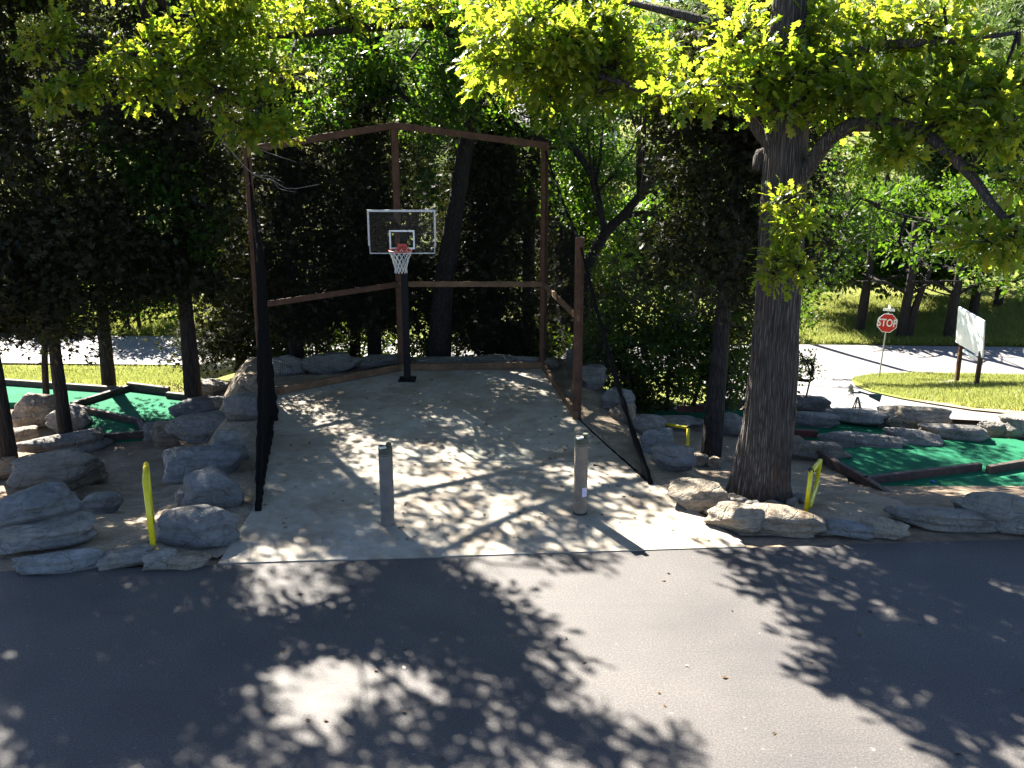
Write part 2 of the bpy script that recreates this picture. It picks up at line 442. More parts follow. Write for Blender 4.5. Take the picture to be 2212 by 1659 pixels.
def m_glass():
    m, nt, b = mat('clear_board')
    tr = nnode(nt, 'ShaderNodeBsdfTransparent'); tr.inputs[0].default_value = (0.86, 0.9, 0.9, 1)
    gl = nnode(nt, 'ShaderNodeBsdfGlossy'); gl.inputs['Roughness'].default_value = 0.06
    v = coords(nt); f = noise(nt, v, 3, 4, 0.6)
    df = nnode(nt, 'ShaderNodeBsdfDiffuse'); df.inputs[0].default_value = (0.5, 0.5, 0.48, 1)
    m1 = nnode(nt, 'ShaderNodeMixShader'); nt.links.new(ramp(nt, f, [(0.4, (0.0,) * 3), (0.8, (0.01,) * 3)]), m1.inputs[0])
    m2 = nnode(nt, 'ShaderNodeMixShader'); m2.inputs[0].default_value = 0.012
    nt.links.new(tr.outputs[0], m1.inputs[1]); nt.links.new(df.outputs[0], m1.inputs[2])
    nt.links.new(m1.outputs[0], m2.inputs[1]); nt.links.new(gl.outputs[0], m2.inputs[2])
    nt.links.new(m2.outputs[0], nt.nodes['Material Output'].inputs['Surface']); return m
def m_panel():
    m, nt, b = mat('sign_panel')
    v = coords(nt)
    c = ramp(nt, noise(nt, v, 1.6, 2, 0.5), [(0.46, (0.84, 0.84, 0.84)), (0.60, (0.66, 0.76, 0.82))])
    nt.links.new(c, b.inputs['Base Color']); b.inputs['Roughness'].default_value = 0.4; return m

M = dict(
    asphalt=m_asphalt(), concrete=m_concrete(), road=m_road(), ground=m_ground(), dirt=m_dirt(), carpet=m_carpet(),
    stone=m_stone('limestone', (0.24, 0.228, 0.205), 0.35), stone_warm=m_stone('limestone_warm', (0.28, 0.24, 0.185), 0.7),
    stone_blue=m_stone('limestone_grey', (0.20, 0.205, 0.205), 0.15),
    oakbark=m_bark('oak_bark', (0.05, 0.042, 0.036), (0.145, 0.128, 0.115), 21, 1.0, (0.16, 0.07, 0.04)),
    bark=m_bark('dark_bark', (0.02, 0.016, 0.014), (0.055, 0.047, 0.042), 20, 0.8),
    twig=simple('dead_twig', (0.13, 0.12, 0.11), 0.9),
    wood=m_wood('stained_post', (0.055, 0.026, 0.014), (0.11, 0.052, 0.028)),
    rail=m_wood('stained_rail', (0.10, 0.055, 0.027), (0.18, 0.105, 0.055)),
    timber=m_wood('dark_timber', (0.045, 0.03, 0.026), (0.10, 0.07, 0.06)),
    timber_red=m_wood('red_timber', (0.10, 0.03, 0.025), (0.16, 0.05, 0.04)),
    net=simple('black_netting', (0.008, 0.008, 0.008), 0.9, spec=0.05), black=simple('black_steel', (0.007, 0.007, 0.008), 0.6, spec=0.15),
    steel=simple('galvanised_steel', (0.33, 0.34, 0.35), 0.45, 0.8), frame=simple('board_frame', (0.42, 0.42, 0.43), 0.4, 0.3),
    white=simple('white_paint', (0.75, 0.75, 0.74), 0.5), rim=simple('orange_rim', (0.50, 0.05, 0.03), 0.4),
    cord=simple('white_cord', (0.62, 0.62, 0.58), 0.8), glass=m_glass(),
    yellow=simple('yellow_paint', (0.62, 0.52, 0.01), 0.35, 0, 0.12, 6), rubber=simple('black_cap', (0.02, 0.02, 0.02), 0.7),
    pipe=simple('tan_pipe', (0.17, 0.135, 0.095), 0.6, 0, 0.2, 5), pipe_grey=simple('grey_pipe', (0.12, 0.108, 0.095), 0.6, 0, 0.2, 5),
    sticker=simple('pipe_sticker', (0.38, 0.37, 0.52), 0.5), holder=simple('dark_holder', (0.035, 0.045, 0.03), 0.5),
    tape=simple('pale_tape', (0.55, 0.56, 0.5), 0.5),
    stopred=simple('stop_red', (0.55, 0.01, 0.02), 0.35, 0, 0.08), panel=m_panel(),
    ball=simple('blue_ball', (0.02, 0.05, 0.45), 0.25), mill=simple('windmill_green', (0.02, 0.06, 0.06), 0.5),
    roof=simple('house_roof', (0.22, 0.21, 0.21), 0.8), wall=simple('house_wall', (0.6, 0.58, 0.54), 0.8), window=simple('house_window', (0.03, 0.035, 0.04), 0.1),
    litter=m_leaf('leaf_litter', [(0.05, 0.03, 0.015), (0.14, 0.08, 0.035)], [(0.05, 0.03, 0.01), (0.1, 0.05, 0.02)], 0.2),
    oakleaf=m_leaf('young_oak_leaf', [(0.04312, 0.09488, 0.01208), (0.06469, 0.1165, 0.01294), (0.08625, 0.125, 0.01552)], [(0.18, 0.30, 0.014), (0.27, 0.36, 0.018), (0.41, 0.41, 0.032)], 0.66),
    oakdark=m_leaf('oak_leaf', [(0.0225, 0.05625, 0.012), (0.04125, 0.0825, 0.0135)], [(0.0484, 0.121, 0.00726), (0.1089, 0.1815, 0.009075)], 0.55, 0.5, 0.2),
    midleaf=m_leaf('green_leaf', [(0.01875, 0.0525, 0.012), (0.0375, 0.0825, 0.015), (0.06, 0.0975, 0.015)], [(0.05625, 0.15, 0.0075), (0.1, 0.2125, 0.009375), (0.1875, 0.2625, 0.009375)], 0.58),
    shrub=m_leaf('shrub_leaf', [(0.0225, 0.045, 0.0105), (0.045, 0.075, 0.015)], [(0.078, 0.156, 0.0078), (0.182, 0.234, 0.013)], 0.55),
    cedar=m_leaf('juniper_spray', [(0.0088, 0.0112, 0.004), (0.016, 0.018, 0.0056), (0.022, 0.022, 0.008)], [(0.0192, 0.0256, 0.00512), (0.0448, 0.0512, 0.00768)], 0.3, 0.6, 0.25),
    farleaf=m_leaf('far_leaf', [(0.0385, 0.0693, 0.0231), (0.0693, 0.1001, 0.0308)], [(0.0624, 0.1092, 0.0234), (0.1092, 0.156, 0.0312)], 0.4, 0.6, 0.2),
    grass=m_leaf('grass_blade', [(0.09425, 0.137, 0.01714), (0.1542, 0.1885, 0.02999), (0.2399, 0.2314, 0.06854)], [(0.2129, 0.2539, 0.04914), (0.3276, 0.3358, 0.09828)], 0.45, 0.5, 0.3),
)

# ------------------------------------------------------------------ leaves (numpy)
def T_oak():
    m = [(0, 0, 0), (0, .34, 0), (0, .58, 0), (0, .84, -.04), (0, 1, -.09)]
    r = [(.18, .22, .05), (.08, .36, .02), (.31, .50, .08), (.12, .62, .02), (.27, .80, .03), (.08, .88, -.02)]
    V = m + r + [(-a, b, c) for a, b, c in r]
    F = []
    for o, fl in ((5, 0), (11, 1)):
        t = [(0, o, o + 1), (0, o + 1, 1), (1, o + 1, o + 2), (1, o + 2, o + 3), (1, o + 3, 2), (2, o + 3, o + 4), (2, o + 4, o + 5), (2, o + 5, 3), (3, o + 5, 4)]
        F += [q[::-1] if fl else q for q in t]
    return np.array(V, float), np.array(F)
def T_leaf():
    return np.array([(0, 0, 0), (.3, .42, .06), (0, 1, -.08), (-.3, .42, .06)], float), np.array([(0, 1, 2), (0, 2, 3)])
def T_spray():
    V, F = [], []
    for k, (ang, ln) in enumerate(((-.5, .75), (0, 1.0), (.5, .75))):
        c, s = math.cos(ang), math.sin(ang)
        o = len(V)
        for x, y in ((-.10, .0), (.10, .0), (.0, 1.0)):
            y *= ln; V.append((x * c + y * s, y * c - x * s, .06 * k * y))
        F.append((o, o + 1, o + 2))
    return np.array(V, float), np.array(F)
LEAF = dict(oak=T_oak(), leaf=T_leaf(), spray=T_spray())
def leaf_mesh(pos, axis, nrm, size, kind):
    T, F = LEAF[kind]
    axis = axis / (np.linalg.norm(axis, axis=1)[:, None] + 1e-9)
    nrm = nrm - axis * np.sum(nrm * axis, 1)[:, None]; nrm /= np.linalg.norm(nrm, axis=1)[:, None] + 1e-9
    sx = np.cross(axis, nrm)
    B = np.stack([sx, axis, nrm], 1)                     # n,3(local),3
    V = np.einsum('vk,nkj->nvj', T, B) * size[:, None, None] + pos[:, None, :]
    n, v = len(pos), len(T)
    FF = (F[None] + (np.arange(n) * v)[:, None, None]).reshape(-1, 3)
    return V.reshape(-1, 3), FF
def unit(rng, n):
    a = rng.normal(size=(n, 3)); return a / np.linalg.norm(a, axis=1)[:, None]
def clumps(rng, c, rad, n, per, size, spread, up=0.9, bias=2.2):
    """twig-end clumps spread through an ellipsoid; returns leaves and twig ends"""
    u = unit(rng, n) * (rng.random(n) ** (1 / bias))[:, None]
    K = np.asarray(c, float) + u * np.asarray(rad)
    out = u + rng.normal(0, .35, (n, 3)) + [0, 0, .1]
    k = np.repeat(np.arange(n), per)
    d = unit(rng, n * per) + out[k] * 0.8
    d[:, 2] -= 0.15
    pos = K[k] + d * (spread * rng.random((n * per, 1)) * 0.7)
    nr = rng.normal(0, .55, (n * per, 3)) + [0, 0, up]
    return pos, d, nr, size * rng.uniform(.6, 1.2, n * per), K
def twigs(c, K, r, rng):
    V, F = [], []
    c = np.asarray(c, float)
    for i, k in enumerate(K):
        mid = c + (k - c) * .55 + rng.normal(0, .08, 3)
        v, f = tube([c, mid, k], [r, r * .6, r * .25], 3, False)
        F += [[q + len(V) * 0 + sum_len(V) for q in ff] for ff in f]; V.append(v)
    return (np.concatenate(V), F) if V else (np.zeros((0, 3)), [])
def sum_len(V): return sum(len(v) for v in V)

def limb(root, pts, radii, mat_, n=14, sides=9, name='limb'):
    return part(name, tube(smooth_path(pts, n), radii, sides), mat_, root, True)

def put_crown(root, L, mat_, kind, name='crown', single=0):
    """L: list of (pos, axis, normal, size)"""
    pos, ax, nr, sz = [np.concatenate([q[i] for q in L]) for i in range(4)]
    big = np.array([], int)
    if single:                                           # the leaves that show largest are parts of their own
        x, y, d = pos[:, 0], pos[:, 1], pos[:, 1] * _c - (pos[:, 2] - CAM_H) * _s
        u, v = CX + FPX * x / d, CY - FPX * (y * _s + (pos[:, 2] - CAM_H) * _c) / d
        ok = (u > 5) & (u < 2205) & (v > 5) & (v < 1650)
        big = np.argsort(-np.where(ok, sz / d, 0))[:single]
    keep = np.ones(len(pos), bool); keep[big] = False
    V, F = leaf_mesh(pos[keep], ax[keep], nr[keep], sz[keep], kind)
    cr = part(name, (V, F), mat_, root, kind='stuff')
    if len(big):
        T, TF = LEAF[kind]; me = mesh('leaf', T, TF, mat_)
        A = ax[big] / np.linalg.norm(ax[big], axis=1)[:, None]
        N = nr[big] - A * np.sum(nr[big] * A, 1)[:, None]; N /= np.linalg.norm(N, axis=1)[:, None]
        X = np.cross(A, N); o_ = ORG[root.name]
        for i, k in enumerate(big):
            lo = bpy.data.objects.new('leaf', me); COL.objects.link(lo); lo.parent = cr
            m_ = Matrix.Identity(4)
            for j in range(3):
                m_[j][0], m_[j][1], m_[j][2], m_[j][3] = X[i][j] * sz[k], A[i][j] * sz[k], N[i][j] * sz[k], pos[k][j] - o_[j]
            lo.matrix_local = m_
    return cr

# ================================================================== the setting
rng = np.random.default_rng(7)
random.seed(7)
def grid_ground():
    xs = np.unique(np.concatenate([np.linspace(-400, -30, 38), np.arange(-30, 30.01, .35), np.linspace(30, 400, 38)]))
    ys = np.unique(np.concatenate([np.linspace(-80, 6, 20), np.arange(6, 52, .35), np.linspace(52, 130, 50), np.linspace(130, 700, 60)]))
    X, Y = np.meshgrid(xs, ys)
    Z = ter(X, Y) - 0.05 - 0.1 * (Y < 12)
    V = np.stack([X.ravel(), Y.ravel(), Z.ravel()], 1)
    nx = len(xs); i = np.arange(len(ys) - 1)[:, None] * nx + np.arange(nx - 1)[None]
    F = np.stack([i, i + 1, i + nx + 1, i + nx], -1).reshape(-1, 4)
    return V, F
struct('ground', grid_ground(), M['ground'], smooth=True)
FLAT = lambda x, y: np.zeros_like(x)
def edge_y(x): return 13.05 + 0.072 * (x + 6.9)
lot = [(-45, -30), (45, -30), (45, edge_y(45)), (7, edge_y(7)), (3.3, edge_y(3.3)), (-4.0, edge_y(-4.0) - .02), (-6.9, edge_y(-6.9)), (-45, edge_y(-45))]
struct('parking_lot', drape(lot, 3.0, 0.0, FLAT), M['asphalt'])

# concrete pad, poured in two slabs
pad = struct('concrete_pad', prism([(-4.0, 13.62), (3.3, 14.0), (2.3, 16.2), (1.3, 19.6), (.8, 23.4), (-2.5, 23.15), (-5.15, 21.55), (-4.7, 19.4), (-3.95, 15.1)], -0.2, 0.004), M['concrete'])
def xl_(y): return np.interp(y, [13.5, 15.2, 21.6], [-4.25, -4.55, -5.35])
def slab(poly): 
    V, F = prism(poly, -0.12, 0.014); return V, F
part('slab', slab([(-4.02, edge_y(-4.0) + .012), (3.32, edge_y(3.32) + .012), (2.35, 16.2), (2.02, 17.22), (-4.32, 17.06), (-3.98, 15.1)]), M['concrete'], pad)
part('slab', slab([(-4.322, 17.076), (2.015, 17.236), (1.33, 19.6), (.83, 23.38), (-2.5, 23.2), (-5.2, 21.6), (-4.74, 19.4)]), M['concrete'], pad)

# roads
ra, rb, rc, rd = P(30, 785), P(2150, 806), P(30, 724), P(2150, 750)
def ext(a, b, x): return a[1] + (b[1] - a[1]) * (x - a[0]) / (b[0] - a[0])
road = [(x, ext(ra, rb, x)) for x in (-140, -14, 14, 140)] + [(x, ext(rc, rd, x)) for x in (140, 14, -14, -140)]
struct('road', drape(road, 4.0, 0.02), M['road'])
dw = [P(1500, 800), P(1700, 803), P(1900, 804), P(2100, 804), P(2400, 808), P(2500, 925), P(2150, 915), P(1960, 905), P(1800, 893), P(1690, 880), P(1560, 865)]
struct('driveway', drape(dw, 0.8, 0.05), M['road'])
isl = [P(*q) for q in ((1838, 824), (1846, 838), (1880, 852), (1950, 868), (2020, 880), (2100, 893), (2212, 905), (2420, 912), (2420, 818), (2212, 814), (2100, 811), (1980, 809), (1900, 812), (1860, 816))]
struct('grass_island', drape(isl, 0.7, 0.09), M['ground'])

# bare dirt beside the pad
rg = np.random.default_rng(3)
pl = wobbly([P(*q) for q in ((60, 1226), (470, 1205), (520, 1175), (500, 1000), (430, 960), (330, 935), (230, 942), (180, 1000), (190, 1120))], rg, .4, .05)
struct('dirt_path', drape(pl, .45, 0.0), M['dirt'])
pr = wobbly([P(*q) for q in ((1240, 905), (1180, 800), (1230, 790), (1330, 860), (1430, 905), (1600, 900), (1720, 935), (1780, 985), (1960, 1095), (1960, 1155), (1600, 1157), (1420, 1050))], rg, .5, .06)
struct('dirt_bed', drape(pr, .45, 0.0), M['dirt'])
V, F = drape(wobbly([(-3.9, 13.8), (-3.8, 15.2), (-4.9, 21.4), (-2.5, 23.1), (.9, 23.3), (.9, 24.2), (-6.6, 24.2), (-6.3, 19), (-5.3, 14.0)], rg, .5, .06), .22, 0.0)
V[:, 2] += -.02 + .05 * np.sin(V[:, 0] * 5 + 2 * np.sin(V[:, 1] * 2.1)) * np.sin(V[:, 1] * 4.3) * (V[:, 0] < -4.2 - .15 * (V[:, 1] - 13.7)) + .03 * (V[:, 0] < -4.0 - .15 * (V[:, 1] - 14))
struct('dirt_bank', (V, F), M['dirt'])

# putting greens
def flat_at(z): return lambda x, y: np.zeros_like(x) + z
def on(px, py, z):
    r = ray(px, py); return np.array([0, 0, CAM_H]) + r * ((z - CAM_H) / r[2])
GREENS = []
def green(name, label, pix, z):
    pts = [on(a, b, z) for a, b in pix]
    c = np.mean(pts, 0)
    V, F = prism([(p[0], p[1]) for p in pts], z - 0.25, z)
    root = thing(name, label, 'putting green', c - [0, 0, .25]); 
    part('carpet', (V, F), M['carpet'], root)
    return root
def curb(root, a, b, z, ht=.13, wd=.13, m='timber', lab=None):
    pa, pb = on(*a, z), on(*b, z)
    part('timber', beam(pa + [0, 0, ht / 2 - .02], pb + [0, 0, ht / 2 - .02], wd, ht, .012), M[m], root, label=lab)
ZL, ZG = -1.02, -0.62
g1 = green('putting_green', 'pale sunlit green carpet putting hole edged by dark timbers at left', [(-160, 818), (64, 824), (256, 847), (280, 842), (366, 853), (412, 862), (425, 890), (400, 915), (313, 938), (311, 944), (218, 951), (172, 906), (150, 886), (120, 870), (-160, 868)], ZL)
for a, b in (((-150, 818), (256, 847)), ((156, 881), (280, 842)), ((278, 841), (366, 852)), ((362, 858), (410, 863)), ((156, 884), (308, 918)), ((302, 918), (314, 936)), ((220, 950), (314, 943))):
    curb(g1, a, b, ZL, .2 if a[0] == 278 else .15, .12)
g2 = green('putting_green', 'large dark green putting hole with long dark dividing timber at right edge', [(1777, 987), (1819, 968), (1933, 962), (2017, 952), (2116, 945), (2330, 955), (2420, 1050), (2250, 1085), (2080, 1110), (1964, 1110), (1864, 1042)], ZG)
for a, b in (((1768, 988), (1866, 1044)), ((1866, 1044), (1966, 1110)), ((1864, 1046), (2116, 1015)), ((2133, 1022), (2330, 988))):
    curb(g2, a, b, ZG, .16, .11)
g3 = green('putting_green', 'narrow green putting hole between two rows of boulders behind the oak', [(1690, 905), (1760, 908), (1900, 902), (2010, 928), (1990, 946), (1918, 948), (1765, 950), (1690, 950)], ZG - .12)
curb(g3, (1709, 941), (1765, 944), ZG - .12, .16, .12, 'timber_red')
g4 = green('putting_green', 'thin strip of green putting carpet behind the leaning cedar trunk', [(1395, 888), (1620, 884), (1640, 905), (1405, 908)], ZG - .1)
curb(g4, (1462, 889), (1520, 890), ZG - .1, .14, .1, 'timber_red', 'reddish border timber')
p_ = on(2014, 1044, ZG)
def uv_ball(c, r, n=12):
    V, F = [], []
    for i in range(n + 1):
        for j in range(2 * n):
            th, ph = math.pi * i / n, math.pi * j / n
            V.append((c[0] + r * math.sin(th) * math.cos(ph), c[1] + r * math.sin(th) * math.sin(ph), c[2] + r * math.cos(th)))
    F = [[i * 2 * n + j, (i + 1) * 2 * n + j, (i + 1) * 2 * n + (j + 1) % (2 * n), i * 2 * n + (j + 1) % (2 * n)] for i in range(n) for j in range(2 * n)]
    return np.array(V), F
solo('golf_ball', uv_ball(p_ + [0, 0, .03], .03), M['ball'], p_, 'small blue golf ball lying on the large right green', 'ball', smooth=True)

# ================================================================== boulders
def sines(r, P_, f, n=7):
    out = np.zeros(len(P_))
    for _ in range(n):
        k = r.normal(size=3) * f; out += np.sin(P_ @ k + r.random() * 6.28) / n
    return out
_ico = None
def rock_shape(seed, w_, d_, h_, slab_=0.5, sub=4, cuts=16):
    global _ico
    if _ico is None: _ico = {}
    if sub not in _ico:
        bm = bmesh.new(); bmesh.ops.create_icosphere(bm, subdivisions=sub, radius=1)
        bm.verts.index_update()
        _ico[sub] = (np.array([v.co[:] for v in bm.verts]), np.array([[v.index for v in f.verts] for f in bm.faces])); bm.free()
    B, F = _ico[sub]
    r = np.random.default_rng(seed)
    e = 3.2 + 3.6 * slab_
    n = (np.abs(B) ** e).sum(1) ** (-1 / e)
    V = B * n[:, None]
    V *= (1 + .12 * sines(r, V, 1.6) + .08 * sines(r, V, 3.5))[:, None]
    for _ in range(cuts):                                   # broken faces
        nn = r.normal(size=3); nn[2] *= .7; nn /= np.linalg.norm(nn)
        off = r.uniform(.70, 1.15)
        dd = V @ nn - off
        V -= np.where(dd > 0, dd, 0)[:, None] * nn * .97
    # bedding ledges
    k = r.uniform(5, 9); ph = r.random() * 6
    led = np.tanh(3 * np.sin(V[:, 2] * k + ph + .5 * sines(r, V, 2.0)))
    V[:, :2] *= (1 + .05 * led)[:, None]
    V *= (1 + .05 * sines(r, V, 8, 9) + .03 * np.abs(sines(r, V, 18, 9)) - .05 * np.clip(sines(r, V, 12, 6) - .25, 0, 1))[:, None]
    V = V / np.abs(V).max(0)
    V = V * [w_ / 2, d_ / 2, h_ / 2] + [0, 0, h_ / 2]
    return V, F
SEED = [100]
def boulder(xl, xr, yt, yb, label, dep=.75, m='stone', slab_=.5, lift=0.0, sink=.06, sub=4, yaw=None, name='limestone_boulder', hmin=.16):
    SEED[0] += 1
    xm = (xl + xr) / 2
    g = P(xm, yb) if not lift else on(xm, yb, float(P(xm, yb)[2]) + lift)
    dpt = proj(g)[2]
    w_ = (xr - xl) * dpt / FPX * 1.27
    d_ = max(.25, w_ * dep * .78)
    fwd = np.array([g[0], g[1]]); fwd /= np.linalg.norm(fwd)
    lo, hi = 0.02, 2.5                                       # height that reaches the top edge seen in the photo
    for _ in range(30):
        h = (lo + hi) / 2
        y = min(proj((g[0] + fwd[0] * d_ * .72, g[1] + fwd[1] * d_ * .72, g[2] + h * .96))[1], proj((g[0], g[1], g[2] + h * .9))[1])
        if y > yt: lo = h
        else: hi = h
    h = max(h, hmin)
    c = np.array([g[0] + fwd[0] * d_ * .5, g[1] + fwd[1] * d_ * .5, g[2] - sink])
    V, F = rock_shape(SEED[0], w_, d_, h + sink, slab_, sub)
    a = math.atan2(-fwd[0], fwd[1]) + (yaw if yaw is not None else random.uniform(-.12, .12))
    ca, sa = math.cos(a), math.sin(a)
    V = np.stack([V[:, 0] * ca - V[:, 1] * sa, V[:, 0] * sa + V[:, 1] * ca, V[:, 2]], 1) + c
    return solo(name, (V, F), M[m], c, label, 'boulder', 'limestone boulders edging the pad and the greens', smooth=False)

B = boulder
# left bank, far side of the path
B(-20, 168, 1050, 1150, 'biggest blue grey boulder at the left edge of the photo', .7, 'stone_blue', .7, lift=.30)
B(10, 188, 1112, 1196, 'flat olive grey boulder under the biggest boulder at left edge', .7, 'stone', .8)
B(42, 208, 976, 1078, 'tall flat topped slab boulder with tan side above the biggest left boulder', .8, 'stone_warm', .8)
B(64, 230, 930, 987, 'long low slab with dappled sun behind the tall flat topped left slab', .6, 'stone', .8)
B(36, 128, 845, 925, 'tan boulder beside the thin trunk next to the left putting green', .7, 'stone_warm', .5)
B(115, 200, 880, 935, 'grey boulder against the front timber of the left putting green', .7, 'stone', .5)
B(34, 80, 922, 960, 'small orange tan rock in front of the nearest left trunk', .8, 'stone_warm', .3)
B(-30, 34, 985, 1034, 'sunlit tan rock cut by the left edge beside the nearest trunk', .8, 'stone_warm', .4)
B(60, 232, 1184, 1242, 'long pitted step slab at the asphalt edge, left of the yellow post', .45, 'stone_blue', .8)
B(225, 325, 1182, 1230, 'grey step slab at the foot of the left yellow handrail', .5, 'stone', .8)
B(318, 382, 1186, 1232, 'low pale slab between yellow handrail and stacked wall', .6, 'stone', .7)
B(372, 452, 1192, 1232, 'low sunlit slab at the asphalt corner in front of stacked wall', .6, 'stone_warm', .8)
B(185, 262, 1062, 1110, 'low dark step stone crossing the left dirt path', .5, 'stone', .8)
B(334, 384, 906, 972, 'brown boulder at the top end of the left dirt path', .8, 'stone_warm', .4)
B(312, 342, 912, 954, 'small round dark rock beside the end of green border timber', .9, 'stone', .2)
# stacked wall between path and pad
B(366, 514, 1092, 1192, 'round topped boulder nearest the asphalt in the stacked wall left of pad', .8, 'stone_blue', .5)
B(405, 514, 1012, 1106, 'knobbly boulder second from the asphalt in the stacked wall left of pad', .8, 'stone_blue', .4)
B(386, 424, 1058, 1098, 'small wedge rock between the two nearest boulders of the stacked wall', .9, 'stone')
B(362, 518, 958, 1044, 'flat blue grey slab third from the asphalt in the stacked wall', .8, 'stone_blue', .8)
B(378, 516, 888, 964, 'grey green boulder fourth from the asphalt in the stacked wall', .7, 'stone', .7)
B(384, 505, 854, 905, 'blue grey boulder resting atop the fourth wall boulder', .7, 'stone_blue', .6, lift=.25)
B(492, 566, 848, 912, 'flat grey rock between stacked wall and left rear cage post', .7, 'stone', .7)
B(418, 504, 816, 862, 'pale lumpy rock below the capping slab at far end of stacked wall', .8, 'stone', .4)
B(412, 545, 766, 822, 'grey capping slab at the far end of stacked wall by the dark trunk', .6, 'stone', .8)
B(536, 574, 812, 852, 'brown earthy rock in the corner behind the left rear cage post', .8, 'stone_warm', .5)
B(470, 532, 925, 1000, 'shaded rock behind the third and fourth wall boulders on the dirt bank', .8, 'stone', .5)
B(170, 232, 1000, 1050, 'brown grey rock at right end of the tall flat topped left slab', .8, 'stone_warm', .5)
B(1322, 1372, 868, 915, 'brown grey rock low on right slope under the slanting boulder', .8, 'stone_warm', .4)
# row behind the cage
B(578, 660, 764, 812, 'first boulder from the left in the row behind the cage', .5, 'stone', .5)
B(656, 766, 762, 808, 'wide rounded boulder second from the left behind the cage', .5, 'stone', .5)
B(774, 872, 763, 797, 'flat boulder third from left behind cage, left of the hoop pole', .5, 'stone', .7)
B(886, 1010, 769, 793, 'long low slab just right of the hoop pole behind the cage', .45, 'stone', .8)
B(1010, 1108, 766, 793, 'gently domed slab behind the cage, second right of hoop pole', .45, 'stone', .7)
B(1106, 1168, 768, 793, 'short flat slab behind the cage next to right rear post', .5, 'stone', .7)
B(1174, 1206, 772, 800, 'small rock just right of the right rear cage post', .8, 'stone_warm', .5)
# right bank beside the pad
B(1224, 1246, 752, 800, 'narrow blocky upright rock on the slope just left of front cage post', .9, 'stone', .9)
B(1242, 1290, 755, 800, 'pale rounded boulder at the top of the wall right of the cage', .8, 'stone', .4)
B(1258, 1310, 786, 842, 'pitted boulder below the pale one on the slope right of cage', .8, 'stone', .5)
B(1304, 1372, 836, 898, 'slanting boulder behind the black net rope on the right slope', .8, 'stone', .4)
B(1352, 1430, 895, 946, 'sunlit topped boulder midway down the right slope by black rope', .7, 'stone', .6)
B(1386, 1446, 924, 982, 'grey green boulder left of the small yellow rail on right slope', .8, 'stone_blue', .5)
B(1412, 1494, 956, 1022, 'sloping boulder at the foot of the small yellow rail', .8, 'stone_blue', .6)
B(1452, 1558, 1038, 1108, 'bright cream boulder at the right corner of pad with flat sunlit top', .8, 'stone_warm', .7)
B(1534, 1648, 1088, 1154, 'cream sunlit boulder at the asphalt edge in front of the oak, left of two', .6, 'stone_warm', .7)
B(1632, 1772, 1094, 1160, 'cracked cream boulder at the asphalt edge by right yellow handrail', .6, 'stone_warm', .6)
B(1768, 1870, 1124, 1162, 'low grey edging slab right of the right yellow handrail', .5, 'stone_blue', .7)
B(1864, 1950, 1118, 1160, 'low tan broken slab at asphalt edge between grey slab and long boulder', .5, 'stone_warm', .6)
B(1934, 2124, 1092, 1148, 'long grey boulder at the front corner of the large right green', .4, 'stone', .8)
B(2078, 2250, 1056, 1132, 'thick pitted slab boulder at right edge in front of large green', .5, 'stone', .8, lift=.12)
B(2118, 2260, 1112, 1156, 'dark low boulder under the thick slab at right edge', .4, 'stone', .7)
B(1424, 1512, 897, 932, 'flat topped grey block behind the small yellow rail', .6, 'stone', .9)
B(1374, 1450, 868, 894, 'low shaded slab behind the thin green strip, left end', .5, 'stone', .7)
B(1500, 1548, 870, 890, 'small shaded slab behind the leaning cedar trunk', .5, 'stone', .6)
B(1552, 1604, 862, 888, 'dappled slab behind the thin green strip next to oak trunk', .5, 'stone', .6)
B(1546, 1604, 890, 946, 'dappled boulder between cedar trunk and oak trunk', .7, 'stone', .5)
B(1488, 1525, 978, 1010, 'olive rock at the left foot of the leaning cedar trunk', .8, 'stone_warm', .4)
B(1522, 1562, 984, 1014, 'olive rock at the right foot of the leaning cedar trunk', .8, 'stone_warm', .4)
# boulders round the right greens
B(1706, 1784, 854, 892, 'pale boulder just right of oak trunk at the driveway edge', .6, 'stone', .6)
B(1710, 1800, 890, 922, 'rounded grey boulder at the left end of upper row on right', .45, 'stone', .5)
B(1788, 1902, 884, 918, 'long dappled slab below the little windmill', .4, 'stone', .7)
B(1888, 1924, 886, 908, 'small brown rock between long slab and the brightest boulder', .8, 'stone_warm', .4)
B(1898, 1972, 876, 902, 'flat grey slab behind the small brown rock at driveway edge', .5, 'stone', .7)
B(1920, 2034, 878, 932, 'brightest white sunlit boulder in the row beside the driveway', .55, 'stone_warm', .6)
B(1896, 1950, 900, 922, 'small grey slab inside the narrow green under the brightest boulder', .6, 'stone', .7)
B(1998, 2118, 910, 957, 'large shaded boulder between narrow green and large green on right', .5, 'stone', .6)
B(2112, 2172, 908, 946, 'knobbly boulder second from the right edge above large green', .6, 'stone', .4)
B(2162, 2270, 900, 958, 'pale boulder cut by the right edge above large green', .5, 'stone', .5)
B(1688, 1818, 944, 1000, 'dappled boulder right of oak trunk at corner of the large green', .6, 'stone_warm', .5)
B(1782, 1936, 934, 974, 'long boulder dividing the narrow green from the large green', .4, 'stone', .7)
B(1916, 2020, 926, 969, 'domed grey boulder in the dividing row, left of large shaded boulder', .5, 'stone', .5)
B(2030, 2062, 826, 834, 'small stone in the grass left of the white signboard', .8, 'stone', .3, hmin=.1)
B(1999, 2022, 824, 833, 'small stone in the grass nearest the stop sign', .8, 'stone', .3, hmin=.1)
